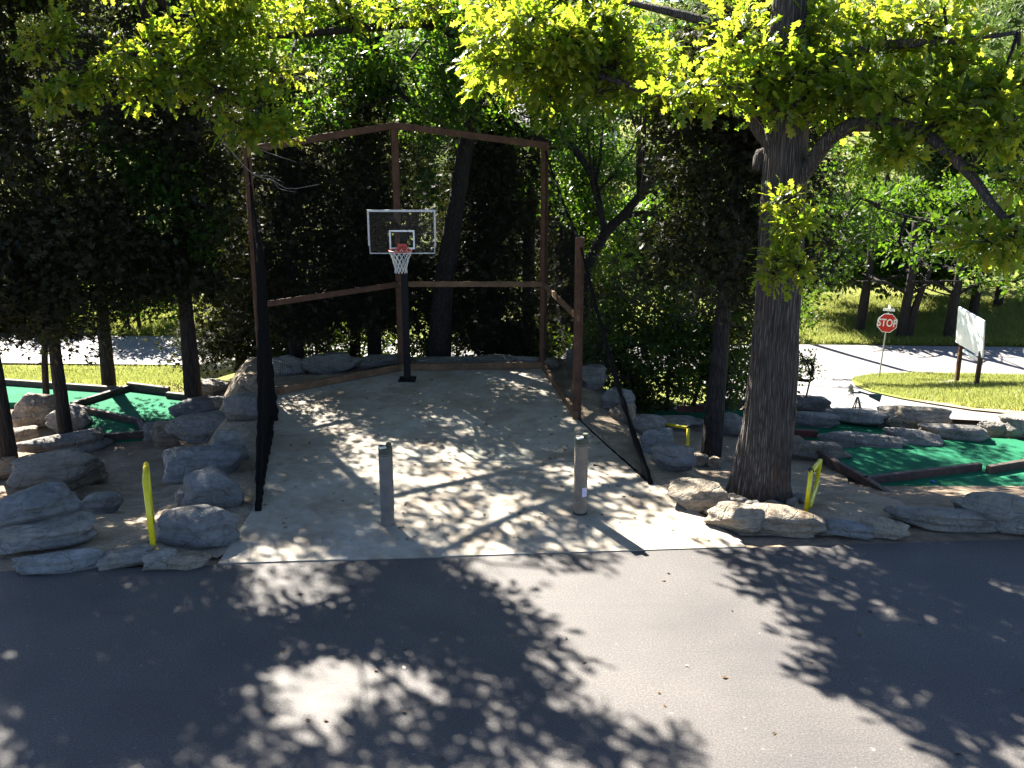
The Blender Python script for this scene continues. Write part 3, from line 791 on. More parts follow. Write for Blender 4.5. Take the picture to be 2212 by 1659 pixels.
# loose stones round the oak's foot
rs = np.random.default_rng(12)
spots = [(1522, 1092), (1536, 1100), (1548, 1098), (1530, 1108), (1562, 1086), (1575, 1080), (1588, 1086), (1572, 1092), (1600, 1092)]
spots += [(1610 + 9 * i + rs.integers(-4, 5), 1084 + rs.integers(0, 22) - abs(i - 7)) for i in range(15)]
for i, (px, py) in enumerate(spots):
    SEED[0] += 1
    g = P(px, py); s_ = rs.uniform(.09, .2)
    V, F = rock_shape(SEED[0], s_ * 1.3, s_, s_ * .8, .3, 3, 8)
    solo('stone', (V + g - [0, 0, .02], F), M['stone_warm'] if i % 3 == 0 else M['stone'], g, 'fist sized pale loose stone heaped around the foot of the oak', 'stone', 'loose stones round the oak')
# white concrete strip along the right green
sp = [on(1866, 1056, ZG + .02), on(1898, 1050, ZG + .02), on(1962, 1102, ZG + .02), on(1925, 1110, ZG + .02)]
solo('concrete_strip', prism([(p[0], p[1]) for p in sp], ZG - .1, ZG + .05), M['concrete'], sp[0], 'pale concrete strip along the left border of the large right green', 'strip')

# ================================================================== cage
pBM, pBL, pBR, pFR = np.array([-2.48, 23.05, 0]), np.array([-5.12, 21.0, 0]), np.array([.70, 23.2, 0]), np.array([1.25, 19.56, 0])
pFL = np.array([-4.62, 19.4, 0])
aL, aR = np.array([-3.88, 15.05, .02]), np.array([2.26, 16.15, .02])
cage = thing('net_cage', 'brown timber post cage with black netting around the concrete pad', 'cage', pBM)
for p, h, s_, rz in ((pBM, 5.42, .15, 0), (pBL, 5.05, .15, .3), (pBR, 5.0, .16, 0), (pFR, 3.52, .16, .1), (pFL, 3.42, .12, .1)):
    part('post', beam_z(p - [0, 0, .1], h + .1, s_, s_, rz, .02), M['wood'], cage)
def seg(a, b, z0, z1, off=0.1):
    d = np.array([0, 0, 0.]); f = -np.array([a[0] + b[0] + 2, a[1] + b[1], 0]) / 2; f = f / np.linalg.norm(f) * off
    return a + f + [0, 0, z0], b + f + [0, 0, z1]
for a, b, z0, z1, sx, sy, m in (
    (pBL, pBM, 5.0, 5.36, .045, .14, 'wood'), (pBM, pBR, 5.36, 4.94, .045, .14, 'wood'),
    (pBL, pBM, 1.95, 1.98, .045, .12, 'wood'), (pBM, pBR, 1.98, 1.95, .045, .12, 'rail'), (pBR, pFR, 1.95, 2.02, .05, .12, 'rail'),
    (pBL, pBM, .10, .10, .07, .15, 'rail'), (pBM, pBR, .10, .10, .07, .15, 'rail'), (pBR, pFR, .10, .10, .07, .15, 'rail')):
    p, q = seg(a, b, z0, z1); part('rail', beam(p, q, sx, sy), M[m], cage)
def netting(quad, nu, nv, r=.0022):
    """thin cords: quad = a,b,c,d corner points (a-b bottom, d-c top)"""
    a, b, c, d = [np.asarray(q, float) for q in quad]
    V, F, n = [], [], 0
    def pt(u, v): return (a + (b - a) * u) * (1 - v) + (d + (c - d) * u) * v
    def cordp(p, q):
        nonlocal n
        t = q - p; L = np.linalg.norm(t)
        if L < .02: return
        t /= L; u = np.cross(t, [.3, .9, .1]); u /= np.linalg.norm(u) + 1e-9; v = np.cross(t, u)
        for e in (p, q):
            for k in range(3):
                V.append(e + r * (math.cos(2.094 * k) * u + math.sin(2.094 * k) * v))
        F.extend([[n + k, n + (k + 1) % 3, n + 3 + (k + 1) % 3, n + 3 + k] for k in range(3)]); n += 6
    for i in range(nu + 1): cordp(pt(i / nu, 0), pt(i / nu, 1))
    for j in range(nv + 1): cordp(pt(0, j / nv), pt(1, j / nv))
    return np.array(V), F
up = lambda p, z: np.asarray(p) + [0, 0, z]
part('net', netting((up(pBL, .1), up(pBM, .1), up(pBM, 5.3), up(pBL, 4.95)), 66, 104), M['net'], cage, kind='stuff')
part('net', netting((up(pBM, .1), up(pBR, .1), up(pBR, 4.9), up(pBM, 5.3)), 64, 104), M['net'], cage, kind='stuff')
part('net', netting((up(pBR, .1), up(pFR, .1), up(pFR, 3.5), up(pBR, 4.9)), 74, 90), M['net'], cage, kind='stuff')
part('net', netting((up(pFR, .02), aR, aR, up(pFR, 3.4)), 60, 60, .0013), M['net'], cage, kind='stuff')
part('net', netting((up(pBL, .1), up(pFL, .1), up(pFL, 3.5), up(pBL, 4.95)), 40, 90, .003), M['net'], cage, kind='stuff')
part('net', netting((up(pFL, .02), aL, aL, up(pFL, 3.4)), 90, 66, .003), M['net'], cage, kind='stuff')
def rope(pts, r0, r1, sag=0.0, n=40, m='net', seed=1):
    r = np.random.default_rng(seed)
    pth = smooth_path(pts, n); t = np.linspace(0, 1, n); pth[:, 2] -= sag * np.sin(np.pi * t)
    rad = np.interp(t, [0, 1], [r0, r1]) * (1 + .25 * r.normal(size=n).clip(-1, 1))
    part('rope', tube(pth, rad, 7, True), M[m], cage, True)
rope([up(pFR, 3.42), (up(pFR, 3.42) + aR) / 2, aR], .022, .05, .22, seed=2)
rope([up(pFR, .05), (up(pFR, .03) + aR) / 2, aR], .012, .03, 0.02, seed=3)
rope([up(pBR, 4.85), (up(pBR, 4.9) + up(pFR, 3.45)) / 2, up(pFR, 3.45)], .016, .03, .12, seed=4)
rope([up(pBL, 4.9), (up(pBL, 4.9) + up(pFL, 3.45)) / 2, up(pFL, 3.45)], .012, .03, .1, seed=5)
rope([up(pFL, 3.42), (up(pFL, 3.42) + aL) / 2, aL], .05, .05, .3, seed=6)
# gathered edge of the left net, hanging beside the post and dragged to its anchor
rope([up(pFL, 3.3) + [.05, -.12, 0], up(pFL, 1.8) + [.06, -.15, 0], up(pFL, .1) + [.1, -.2, 0]], .05, .09, 0, seed=7)
rope([up(pFL, .15) + [.05, -.2, 0], (pFL + aL) / 2 + [0, 0, .05], aL], .08, .035, 0, seed=8)

# ================================================================== basketball hoop
pole = np.array([-2.27, 22.2, 0.0])
hoop = thing('basketball_hoop', 'black pole basketball hoop with clear backboard and orange rim', 'hoop', pole)
part('base_plate', box(pole + [0, 0, .03], .36, .36, .04), M['black'], hoop)
part('pole', beam_z(pole + [0, 0, .02], 3.35, .14, .14), M['black'], hoop)
bx, by, bz0, bz1 = pole[0] + .06, pole[1] - .85, 2.92, 3.80
for s_ in (-1, 1):
    part('arm', beam(pole + [s_ * .09, 0, 3.3], (bx + s_ * .22, by + .06, 3.65), .05, .08), M['black'], hoop)
    part('arm', beam(pole + [s_ * .09, 0, 2.75], (bx + s_ * .22, by + .06, 3.12), .05, .08), M['black'], hoop)
board = part('backboard', box((bx, by, (bz0 + bz1) / 2), 1.33, .012, bz1 - bz0 - .02), M['glass'], hoop)
W2 = .685
fr = merge([box((bx, by, bz1 - .02), 2 * W2, .035, .04), box((bx - W2 + .02, by, (bz1 + bz0 + .14) / 2 - .001), .04, .034, bz1 - bz0 - .182), box((bx + W2 - .02, by, (bz1 + bz0 + .14) / 2 - .001), .04, .034, bz1 - bz0 - .182),
            box((bx - W2 + .032, by, bz0 + .073), .016, .03, .14), box((bx + W2 - .032, by, bz0 + .073), .016, .03, .14), box((bx, by, bz0 + .008), 2 * W2 - .05, .03, .018)])
part('frame', fr, M['frame'], board)
tz0, tz1, tw = bz0 + .09, bz0 + .475, .255
part('target_square', merge([box((bx, by - .012, tz1 - .016), 2 * tw, .006, .032), box((bx, by - .012, tz0 + .016), 2 * tw, .006, .032),
     box((bx - tw + .016, by - .0125, (tz0 + tz1) / 2), .032, .006, tz1 - tz0 - .066), box((bx + tw - .016, by - .0125, (tz0 + tz1) / 2), .032, .006, tz1 - tz0 - .066)]), M['white'], board)
rc_ = np.array([bx, by - .40, 3.05]); RR = .2286
an = np.linspace(0, 2 * np.pi, 41)
ring = np.stack([rc_[0] + RR * np.cos(an), rc_[1] + RR * np.sin(an), np.full(41, rc_[2])], 1)
rim = part('rim', tube(ring, .012, 8, False), M['rim'], hoop, True)
part('bracket', merge([box((bx, by - .02, 3.04), .18, .03, .16), beam((bx - .07, by - .02, 3.0), (bx - .05, rc_[1] + RR - .01, 3.045), .02, .03), beam((bx + .07, by - .02, 3.0), (bx + .05, rc_[1] + RR - .01, 3.045), .02, .03), box((bx, by - .1, 3.052), .16, .14, .008)]), M['rim'], rim)
nets = []
for k in range(12):
    for sgn in (1, -1):
        t = np.linspace(0, 1, 12)
        ang = 2 * np.pi * (k / 12) + sgn * (t * 5) * np.pi / 12
        rr_ = np.interp(t, [0, .35, .8, 1], [RR, .165, .115, .125])
        nets.append(tube(np.stack([rc_[0] + rr_ * np.cos(ang), rc_[1] + rr_ * np.sin(ang), rc_[2] - .015 - .43 * t], 1), .0065, 4, False))
part('net', merge(nets), M['cord'], rim)

# ================================================================== ball tubes
def ball_tube(px, py, label, mt, sticker):
    g = P(px, py); g[2] = .014
    t = thing('corrugated_tube', label, 'tube', g, 'ribbed tubes standing on the pad')
    h = 1.13
    n = 150; z = np.linspace(0, h, n)
    r = .098 + .006 * np.sign(np.sin(z * 2 * np.pi / .03)) * (z > .22) + .001 * np.sin(z * 40)
    part('body', tube(np.stack([np.full(n, g[0]), np.full(n, g[1]), g[2] + z], 1), r, 24), mt, t, True)
    cz = g[2] + h
    part('collar', tube([(g[0], g[1], cz - .03), (g[0], g[1], cz + .09)], .102, 20, True), M['holder'], t)
    for dx, dy, hh in ((.055, -.03, .16), (-.055, -.02, .12)):
        part('holder', tube([(g[0] + dx, g[1] + dy, cz + .08), (g[0] + dx, g[1] + dy, cz + hh)], .04, 16, True), M['holder'], t)
    part('tape', box((g[0] - .03, g[1] - .06, cz + .1), .1, .06, .025, .4), M['tape'], t)
    part('base_ring', tube([(g[0], g[1], g[2]), (g[0], g[1], g[2] + .03)], .108, 24), M['rubber'] if sticker else mt, t)
    if sticker:
        V, F = [], []
        for j in range(7):
            a = -math.pi / 2 + .15 + (j / 6) * .85
            for zz in (.30, .45): V.append((g[0] + .107 * math.cos(a), g[1] + .107 * math.sin(a), g[2] + zz))
        F = [[2 * j, 2 * j + 2, 2 * j + 3, 2 * j + 1] for j in range(6)]
        part('sticker', (np.array(V), F), M['sticker'], t)
ball_tube(1253, 1110, 'sunlit tan corrugated tube with sticker, right one on the pad', M['pipe'], True)
ball_tube(838, 1134, 'shaded grey corrugated tube without sticker, left one on the pad', M['pipe_grey'], False)

# ================================================================== yellow handrails
def rail3(label, pts_list, r=.034, cap=None):
    t = thing('handrail', label, 'handrail', pts_list[0][1][0])
    for nm, pts, n in pts_list:
        part(nm, tube(smooth_path(pts, n) if n else np.array(pts), r, 10), M['yellow'], t, True)
    if cap is not None: part('end_cap', tube([cap - [0, .03, 0], cap + [0, .03, 0]], r * 1.05, 10), M['rubber'], t)
a = P(334, 1204); fw = np.array([a[0], a[1], 0]) / np.linalg.norm(a[:2])
at_ = a + [-.02, 0, 1.12]
b_ = a + fw * 1.5 + [.02, 0, 0]; b_[2] = float(ter(b_[0], b_[1])); bt = b_ + [0, 0, .95]
rail3('yellow steel handrail beside the left dirt path', [('post', [a - [0, 0, .05], at_], 0), ('top_bar', [at_ - [0, 0, .01], bt], 0), ('post', [b_ - [0, 0, .05], bt], 0)], .042)
a = P(1740, 1110); at_ = a + [.03, 0, .72]
bt = at((1772), 993, proj(a)[2] + .9); b2 = bt - [.03, 0, .45]
rail3('yellow steel handrail with black cap right of the oak', [('post', [a - [0, 0, .05], at_], 0), ('top_bar', [at_ - [0, 0, .04], bt - [0, 0, .02]], 0), ('brace', [bt, b2, a + [.06, .02, .12]], 14)], .036, at_ + [0, 0, -.01])
a = P(1484, 988); at_ = a + [0, 0, .62]; bt = at(1431, 915, proj(a)[2] + .8)
b_ = bt.copy(); b_[2] = float(ter(b_[0], b_[1]))
rail3('small yellow rail among boulders left of leaning cedar', [('post', [a - [0, 0, .05], at_], 0), ('top_bar', [at_ - [0, 0, .02], bt], 0), ('post', [b_, bt + [0, 0, .02]], 0)], .032, at_)

# ================================================================== stop sign
g = P(1898, 822); dS = proj(g)[2]
ss = thing('stop_sign', 'red octagonal STOP sign on thin leaning post by the road', 'sign', g)
ctr = at_y(1916.5, 698, g[1] - .05); dS = proj(ctr)[2]
fx = np.array([1.0, 0, 0]); nx_ = -np.array([ctr[0], ctr[1], 0]); nx_ /= np.linalg.norm(nx_); nx_ = np.array([nx_[0] * .6, nx_[1], 0]); nx_ /= np.linalg.norm(nx_)
ux = np.array([-nx_[1], nx_[0], 0]); uz = np.array([.1, 0, 1.0]); uz /= np.linalg.norm(uz)
pt = ctr - nx_ * .04; dn = (pt - g) / np.linalg.norm(pt - g)
uz = dn; nx_ = nx_ - uz * (nx_ @ uz); nx_ /= np.linalg.norm(nx_); ux = np.cross(uz, nx_)
if ux[0] < 0: ux = -ux
part('post', tube([g - dn * .2, pt + dn * .36], .026, 8), M['steel'], ss)
ro = 20.5 / FPX * dS / math.cos(R(22.5)) 
def octa(r, off, th):
    V = []
    for o in (off, off + th):
        for k in range(8):
            a = R(22.5 + 45 * k); V.append(ctr + ux * r * math.cos(a) + uz * r * math.sin(a) + nx_ * o)
    return np.array(V), [list(range(8))[::-1], list(range(8, 16))] + [[k, (k + 1) % 8, 8 + (k + 1) % 8, 8 + k] for k in range(8)]
plate = part('plate', octa(ro, 0, .006), M['white'], ss)
part('red_face', octa(ro * .93, .0062, .003), M['stopred'], plate)
cu = bpy.data.curves.new('letters', 'FONT'); cu.body = 'STOP'; cu.align_x = 'CENTER'; cu.align_y = 'CENTER'; cu.size = ro * .92; cu.extrude = .001; cu.offset = .008; cu.space_character = 1.05
to = bpy.data.objects.new('letters_src', cu); COL.objects.link(to)
dg = bpy.context.evaluated_depsgraph_get()
tm = bpy.data.meshes.new_from_object(to.evaluated_get(dg)); bpy.data.objects.remove(to)
TV = np.array([v.co[:] for v in tm.vertices]); TF = [list(p.vertices) for p in tm.polygons]
TW = np.array([ctr + ux * (v[0] * .80) + uz * (v[1] * 1.12) + nx_ * (.0115 + v[2]) for v in TV])
part('lettering', (TW, TF), M['white'], plate)
q = ctr + uz * (ro + .12)
part('street_plate', merge([beam(q - ux * .2, q + ux * .2, .01, .1), beam(q + uz * .1 - nx_ * .18, q + uz * .1 + nx_ * .18, .01, .09)]), M['white'], ss)

# ================================================================== white signboard
g = P(2065, 833); gr = P(2107, 844)
sb = thing('signboard', 'white signboard on two brown posts in the grass by the road', 'sign', g)
dl, dr = proj(g)[2], proj(gr)[2]
dr = dl - 1.9
gr = at(2107, 843, dr)
tl, tr = at_y(2070, 662, g[1]), at_y(2125, 693, gr[1])
bl, br = at_y(2064, 739, g[1]), at_y(2121, 773, gr[1])
tr[0] -= .0
nrm = np.cross(tr - tl, bl - tl); nrm /= np.linalg.norm(nrm)
if nrm @ (np.array([0, 0, 6.5]) - tl) < 0: nrm = -nrm
Vp = np.array([tl, tr, br, bl] + [p - nrm * .05 for p in (tl, tr, br, bl)])
part('panel', (Vp, [[0, 1, 2, 3], [7, 6, 5, 4], [0, 4, 5, 1], [1, 5, 6, 2], [2, 6, 7, 3], [3, 7, 4, 0]]), M['panel'], sb)
for gg, tp in ((g, (tl + bl) / 2 + (tr - tl) * .12), (gr, (tr + br) / 2 - (tr - tl) * .12)):
    foot = np.array([gg[0], gg[1], float(ter(gg[0], gg[1]))])
    part('post', beam_z(foot - [0, 0, .1], tp[2] - foot[2] + .1, .13, .13) if False else beam(foot - [0, 0, .1], tp - nrm * .13, .12, .12), M['wood'], sb)
    part('footing', tube([foot - [0, 0, .1], foot + [0, 0, .12]], .28, 14), M['concrete'], sb)
lo1, lo2 = bl + (br - bl) * .25 - [0, 0, .16] - nrm * .06, br - (br - bl) * .14 - [0, 0, .16] - nrm * .06
part('lower_rail', beam(lo1, lo2, .03, .10), M['panel'], sb)

# ================================================================== little windmill
g = P(1851, 897); dM = proj(g)[2]
wm = thing('garden_windmill', 'small dark garden windmill ornament behind the dappled boulders', 'windmill', g)
hd = at(1843, 846, dM); hd = np.array([g[0] - .02, g[1], hd[2]])
for sx in (-1, 1):
    for sy in (-1, 1):
        part('leg', tube([g + [sx * .11, sy * .11, -.02], hd + [sx * .012, sy * .012, -.08]], .014, 6), M['mill'], wm)
for zz, k in ((.3, .55), (.62, .3)):
    zc = g[2] + (hd[2] - g[2]) * zz; e = .11 * k + .03
    for sy in (-1, 1): part('cross_brace', beam((g[0] - e, g[1] + sy * e, zc), (g[0] + e, g[1] + sy * e, zc), .012, .02), M['steel'], wm)
part('head', tube([hd + [-.16, 0, .02], hd + [.06, 0, .02]], .022, 8), M['mill'], wm)
part('tail_boom', tube([hd + [.0, 0, .05], hd + [.27, -.02, -.03]], .022, 8), M['mill'], wm)
tp = [hd + [.24, -.02, .0], hd + [.52, -.04, .0], hd + [.49, -.04, -.19], hd + [.24, -.02, -.07]]
part('tail_vane', (np.array(tp + [p + [0, .012, 0] for p in tp]), [[0, 1, 2, 3], [7, 6, 5, 4], [0, 4, 5, 1], [1, 5, 6, 2], [2, 6, 7, 3], [3, 7, 4, 0]]), M['mill'], wm)
rt = hd + [-.16, 0, .02]
for k in range(10):
    a = k * math.pi / 5
    d1 = np.array([0, math.cos(a), math.sin(a)]); d2 = np.array([.25, -math.sin(a) * .97, math.cos(a) * .97])
    p0, p1 = rt + d1 * .03, rt + d1 * .2
    V = np.array([p0 - d2 * .012, p0 + d2 * .012, p1 + d2 * .035, p1 - d2 * .035]); V = np.vstack([V, V + [.004, 0, 0]])
    part('blade', (V, [[0, 1, 2, 3], [7, 6, 5, 4], [0, 4, 5, 1], [1, 5, 6, 2], [2, 6, 7, 3], [3, 7, 4, 0]]), M['steel'], wm)

# ================================================================== trees
def ridged(seed, amp=.05, k=22):
    r = np.random.default_rng(seed); ph = r.random(6) * 6.28
    def f(a, p):
        z = p[2]
        return 1 + amp * np.sin(a * k + 1.2 * np.sin(z * 2.3 + ph[0]) + ph[1]) * (0.7 + .3 * np.sin(z * 7 + a * 3)) + .03 * np.sin(3 * a + z * 1.1 + ph[2]) + .02 * np.sin(5 * a - z * 2 + ph[3])
    return f
def root_flare(base, r, n=6, seed=0):
    return None

# ---- the big oak
def big_oak():
    r = np.random.default_rng(21)
    b = P(1640, 1078)
    o = thing('oak_tree', 'big oak with thick ridged trunk standing right of the pad', 'tree', b)
    pts = [b - [0, 0, .15], b + [.0, 0, .5], b + [.06, .02, 1.6], b + [.09, .05, 3.2], b + [.06, .1, 5.0], b + [.0, .1, 7.0], b + [-.1, .2, 9.5]]
    path = smooth_path(pts, 90)
    hh = path[:, 2] - b[2]
    rad = np.interp(hh, [-.2, 0, .25, .7, 1.6, 3, 5, 7, 9.6], [.60, .54, .47, .425, .385, .335, .32, .29, .16])
    part('trunk', tube(path, rad, 96, True, ridged(1, .045, 26)), M['oakbark'], o, True)
    stub = at(1650, 335, proj(b + [0, 0, 4.5])[2])
    part('limb', tube(smooth_path([stub + [.25, 0, -.15], stub + [-.02, 0, .02], stub + [-.1, -.02, -.22]], 8), [.14, .11, .07], 10), M['oakbark'], o, True, label='broken limb stub')
    tz = lambda z: b + [0, .1, z]
    L = []; TW = []
    def spray(px, py, d, rr, n, per=9, size=.2, anchor=None):
        c = at(px, py, d)
        pos, ax, nr, sz, K = clumps(r, c, (rr, rr, rr * .6), n, per, size, .26)
        L.append((pos, ax, nr, sz)); TW.append(twigs(c, K, .012, r))
        return c
    groups = [
        # trunk height, limb pixels (px,py,depth), radius, clumps
        (5.6, [(1560, 190, 16.2), (1440, 205, 16.6), (1300, 165, 17), (1235, 150, 17.2)], .09,
         [(1130, 150, 17.2, .55), (1180, 215, 17.3, .42), (1300, 200, 17, .42), (1350, 120, 17, .55), (1250, 70, 17.3, .6), (1440, 232, 16.5, .30), (1450, 150, 16.6, .5), (1220, 130, 17, .5)]),
        (6.0, [(1620, 90, 15.8), (1500, 40, 16), (1380, 10, 16.4), (1250, -20, 17)], .10,
         [(1200, 40, 17.3, .6), (1300, 40, 16.8, .6), (1420, 40, 16.3, .6), (1520, 100, 16, .6), (1600, 50, 15.7, .55), (1120, -10, 17.6, .6), (1050, 30, 18, .5)]),
        (5.2, [(1640, 200, 15.2), (1580, 190, 14.9), (1520, 185, 15)], .06,
         [(1560, 190, 15, .42), (1640, 150, 15, .5), (1680, 235, 14.9, .34), (1480, 200, 15.2, .4), (1720, 160, 15, .45), (1600, 110, 15, .5)]),
        (5.8, [(1790, 150, 15.2), (1900, 100, 14.6), (2050, 90, 14.2), (2200, 70, 14)], .10,
         [(1750, 70, 15.2, .5), (1800, 60, 15, .5), (1830, 150, 14.9, .5), (1900, 40, 14.8, .55), (1950, 110, 14.6, .5), (2000, 50, 14.4, .45), (2070, 130, 14.2, .42), (2160, 170, 14, .4), (2210, 180, 13.9, .42), (2030, -40, 14.5, .45)]),
        (4.9, [(1800, 290, 15.2), (1900, 268, 14.6), (1990, 285, 14.2), (2090, 370, 13.8), (2170, 475, 13.4), (2260, 540, 13.2)], .12,
         [(1830, 240, 14.9, .42), (1790, 210, 15, .35), (1880, 190, 14.6, .5), (1950, 215, 14.3, .5), (2020, 190, 14.2, .45), (2050, 250, 14, .42), (2120, 230, 13.8, .42), (2140, 300, 13.7, .38), (2190, 270, 13.6, .4), (1900, 310, 14.5, .3), (2200, 400, 13.4, .4), (2190, 520, 13.3, .4), (2130, 520, 13.5, .3), (1950, 330, 14.3, .22)]),
    ]
    for h0, lp, lr, cl in groups:
        pts = [tz(h0 - .3)] + [at(*q) for q in lp]
        limb(o, pts, [lr, lr * .85, lr * .6, lr * .25], M['oakbark'])
        ends = [at(*q) for q in lp]
        for px, py, d, rr in cl:
            if not gap_ok(at(px, py, d), .3 + rr * .6): continue
            c = spray(px, py, d, rr, int(11 + 50 * rr * rr))
            k = min(ends, key=lambda e: np.linalg.norm(e - c))
            TW.append(tube(smooth_path([k, (k + c) / 2 + r.normal(0, .08, 3), c], 6), [.03, .02, .012], 5, False))
    ends = [at(*q) for g_ in groups[:3] for q in g_[1]]
    for px, py, h, rr in ((1580, 1205, 6.2, .14), (1690, 1215, 6.4, .4), (1700, 1285, 6.6, .42), (1800, 1230, 6.3, .5), (1800, 1320, 7.0, .5), (1900, 1290, 6.7, .55), (2000, 1225, 6.4, .6), (2100, 1330, 6.9, .6), (2150, 1230, 6.2, .6), (2000, 1400, 7.2, .5), (1880, 1370, 7.3, .4),
                          (1900, 1480, 7.0, .45), (1820, 1465, 6.6, .3), (2050, 1490, 6.8, .5), (2150, 1430, 6.5, .5), (2010, 1560, 7.2, .3), (2150, 1560, 7.0, .4), (1950, 1190, 6.8, .5), (1850, 1180, 7.0, .4), (2200, 1330, 6.4, .6), (2210, 1480, 6.8, .5), (2120, 1640, 7.2, .3), (2000, 1300, 6.5, .5), (2090, 1200, 6.7, .6), (2200, 1200, 6.5, .6), (1930, 1230, 6.4, .5), (2210, 1400, 6.6, .6)):
        c = over(px, py, h); qx, qy, qd = proj(c)
        spray(qx, qy, qd, rr, int(12 + 72 * rr * rr))
        k = min(ends, key=lambda e: np.linalg.norm(e - c)); TW.append(tube(smooth_path([k, (k + c) / 2 + r.normal(0, .08, 3), c], 6), [.03, .02, .012], 5, False))
    for px, py, rr in ((1700, 432, .26), (1725, 470, .24), (1700, 505, .2), (1690, 560, .25), (1725, 575, .22), (1670, 590, .14)):
        c = spray(px, py, 15.0, rr, 17, 8, .14)
        k = at(1700, py + 20, 15.4); TW.append(tube(smooth_path([k, c], 4), [.015, .008], 5, False))
    part('twigs', merge(TW), M['bark'], o, kind='stuff')
    put_crown(o, L, M['oakleaf'], 'oak', single=300)
    return o
big_oak()

# ---- the oak behind the cage, whose long limb reaches out over the pad to the left
def back_oak():
    r = np.random.default_rng(22)
    b = P(946, 782)
    b = at(946, 775, 25.4); b[2] = float(ter(b[0], b[1]))
    o = thing('oak_tree', 'leaning forked oak right behind the cage with a limb reaching left', 'tree', b)
    tr_ = [b - [0, 0, .2], at(958, 620, 25.3), at(985, 450, 25.2), at(1010, 305, 25), at(1032, 200, 24.8)]
    part('trunk', tube(smooth_path(tr_, 40), [.3, .24, .2, .18, .17], 20, True, ridged(4, .04, 16)), M['bark'], o, True)
    f = tr_[-1]
    L, TW = [], []
    limbs = [
        ([f, at(1062, 140, 24.5), at(1085, 60, 24.2), at(1090, -60, 24)], .14),
        ([f, at(985, 130, 24), at(955, 55, 23.6), at(800, 60, 22.6), at(640, 74, 21.4), at(420, 90, 19.4), at(150, 140, 17.7)], .12),
        ([at(800, 60, 22.6), at(750, 40, 22.3), at(712, -10, 22), at(650, -120, 21)], .08),
        ([at(420, 90, 19.4), over(760, 1380, 7.4), over(1000, 1560, 8.0), over(1330, 1640, 7.9)], .05),
        ([at(420, 90, 19.4), at(330, -10, 18.6), over(550, 1450, 8.3), over(300, 1560, 8.6), over(60, 1600, 8.8)], .07),
        ([at(640, 74, 21.4), at(625, 130, 20.4), at(560, 230, 18.3)], .035),
        ([at(1010, 305, 25), at(930, 250, 24.5), at(870, 205, 24.3), at(800, 90, 24)], .09),
        ([f, at(880, 140, 25.5), at(820, 120, 26)], .07),
    ]
    for pts, rr in limbs: limb(o, pts, [rr, rr * .85, rr * .6, rr * .3], M['bark'], 26)
    anchors = [p for pts, _ in limbs for p in pts]
    near = [(92, 95, 17.5, .34), (120, 60, 17.7, .25), (150, 185, 17.4, .42), (105, 215, 17.4, .26), (200, 170, 17.6, .3), (290, 120, 17.7, .5), (330, 180, 17.6, .45), (300, 200, 17.6, .25), (400, 150, 17.8, .5), (450, 95, 18, .6), (470, 195, 17.9, .5),
            (380, 60, 18, .6), (520, 60, 18.2, .6), (560, 240, 17.8, .42), (525, 275, 17.8, .35), (590, 150, 18.2, .5), (600, 270, 17.9, .3), (650, 20, 21, .6), (760, 15, 22, .6), (850, 20, 22.6, .6), (930, 10, 23, .6), (700, -30, 21.6, .7), (500, 140, 18.3, .5),
            (560, 20, 18.2, .6), (460, 30, 18, .5)]
    near += [(*proj(over(px, py, h)), rr) for px, py, h, rr in ((60, 1350, 8.4, .7), (60, 1500, 8.6, .7), (60, 1640, 8.8, .7), (200, 1420, 8.3, .7), (200, 1560, 8.5, .7), (230, 1650, 9, .7), (350, 1480, 8.4, .7), (350, 1620, 8.8, .7), (420, 1390, 8.2, .5), (480, 1560, 8.6, .55), (560, 1640, 8.9, .5), (300, 1300, 8, .6), (150, 1290, 8, .6), (680, 1650, 8.8, .4), (780, 1590, 8.5, .35), (500, 1450, 8.2, .5), (480, 1330, 8, .5), (620, 1380, 8.1, .4), (760, 1340, 7.8, .35),
        (1010, 1440, 7.8, .35), (1100, 1430, 7.6, .3), (1150, 1480, 7.7, .32), (1040, 1520, 8, .38), (1180, 1545, 7.8, .32), (980, 1600, 8.2, .4), (1100, 1620, 8, .36), (1260, 1590, 7.8, .34), (1320, 1640, 8, .36), (1440, 1620, 7.9, .22), (900, 1640, 8.3, .45), (880, 1540, 8.2, .25))]
    for px, py, d, rr in near:
        c = at(px, py, d)
        pos, ax, nr, sz, K = clumps(r, c, (rr, rr, rr * .55), int(11 + 52 * rr * rr), 9, .19, .26)
        L.append((pos, ax, nr, sz)); TW.append(twigs(c, K, .012, r))
        k = min(anchors, key=lambda e: np.linalg.norm(e - c)); TW.append(tube(smooth_path([k, (k + c) / 2 + r.normal(0, .1, 3), c], 6), [.03, .02, .012], 5, False))
    put_crown(o, L, M['oakleaf'], 'oak', single=300)
    L2 = []
    for i in range(74):
        px, py, d = r.uniform(640, 1230), r.uniform(-150, 270), r.uniform(22.5, 27)
        if 1000 < px < 1060 and 120 < py < 300: continue
        if 760 < px < 850 and 60 < py < 110: continue
        rr = r.uniform(.5, .85); c = at(px, py, d)
        if not gap_ok(c): continue
        pos, ax, nr, sz, K = clumps(r, c, (rr, rr, rr * .5), 40, 10, .16, .36)
        L2.append((pos, ax, nr, sz)); TW.append(twigs(c, K[:12], .014, r))
        k = min(anchors, key=lambda e: np.linalg.norm(e - c)); TW.append(tube(smooth_path([k, (k + c) / 2 + r.normal(0, .2, 3), c], 6), [.04, .025, .014], 5, False))
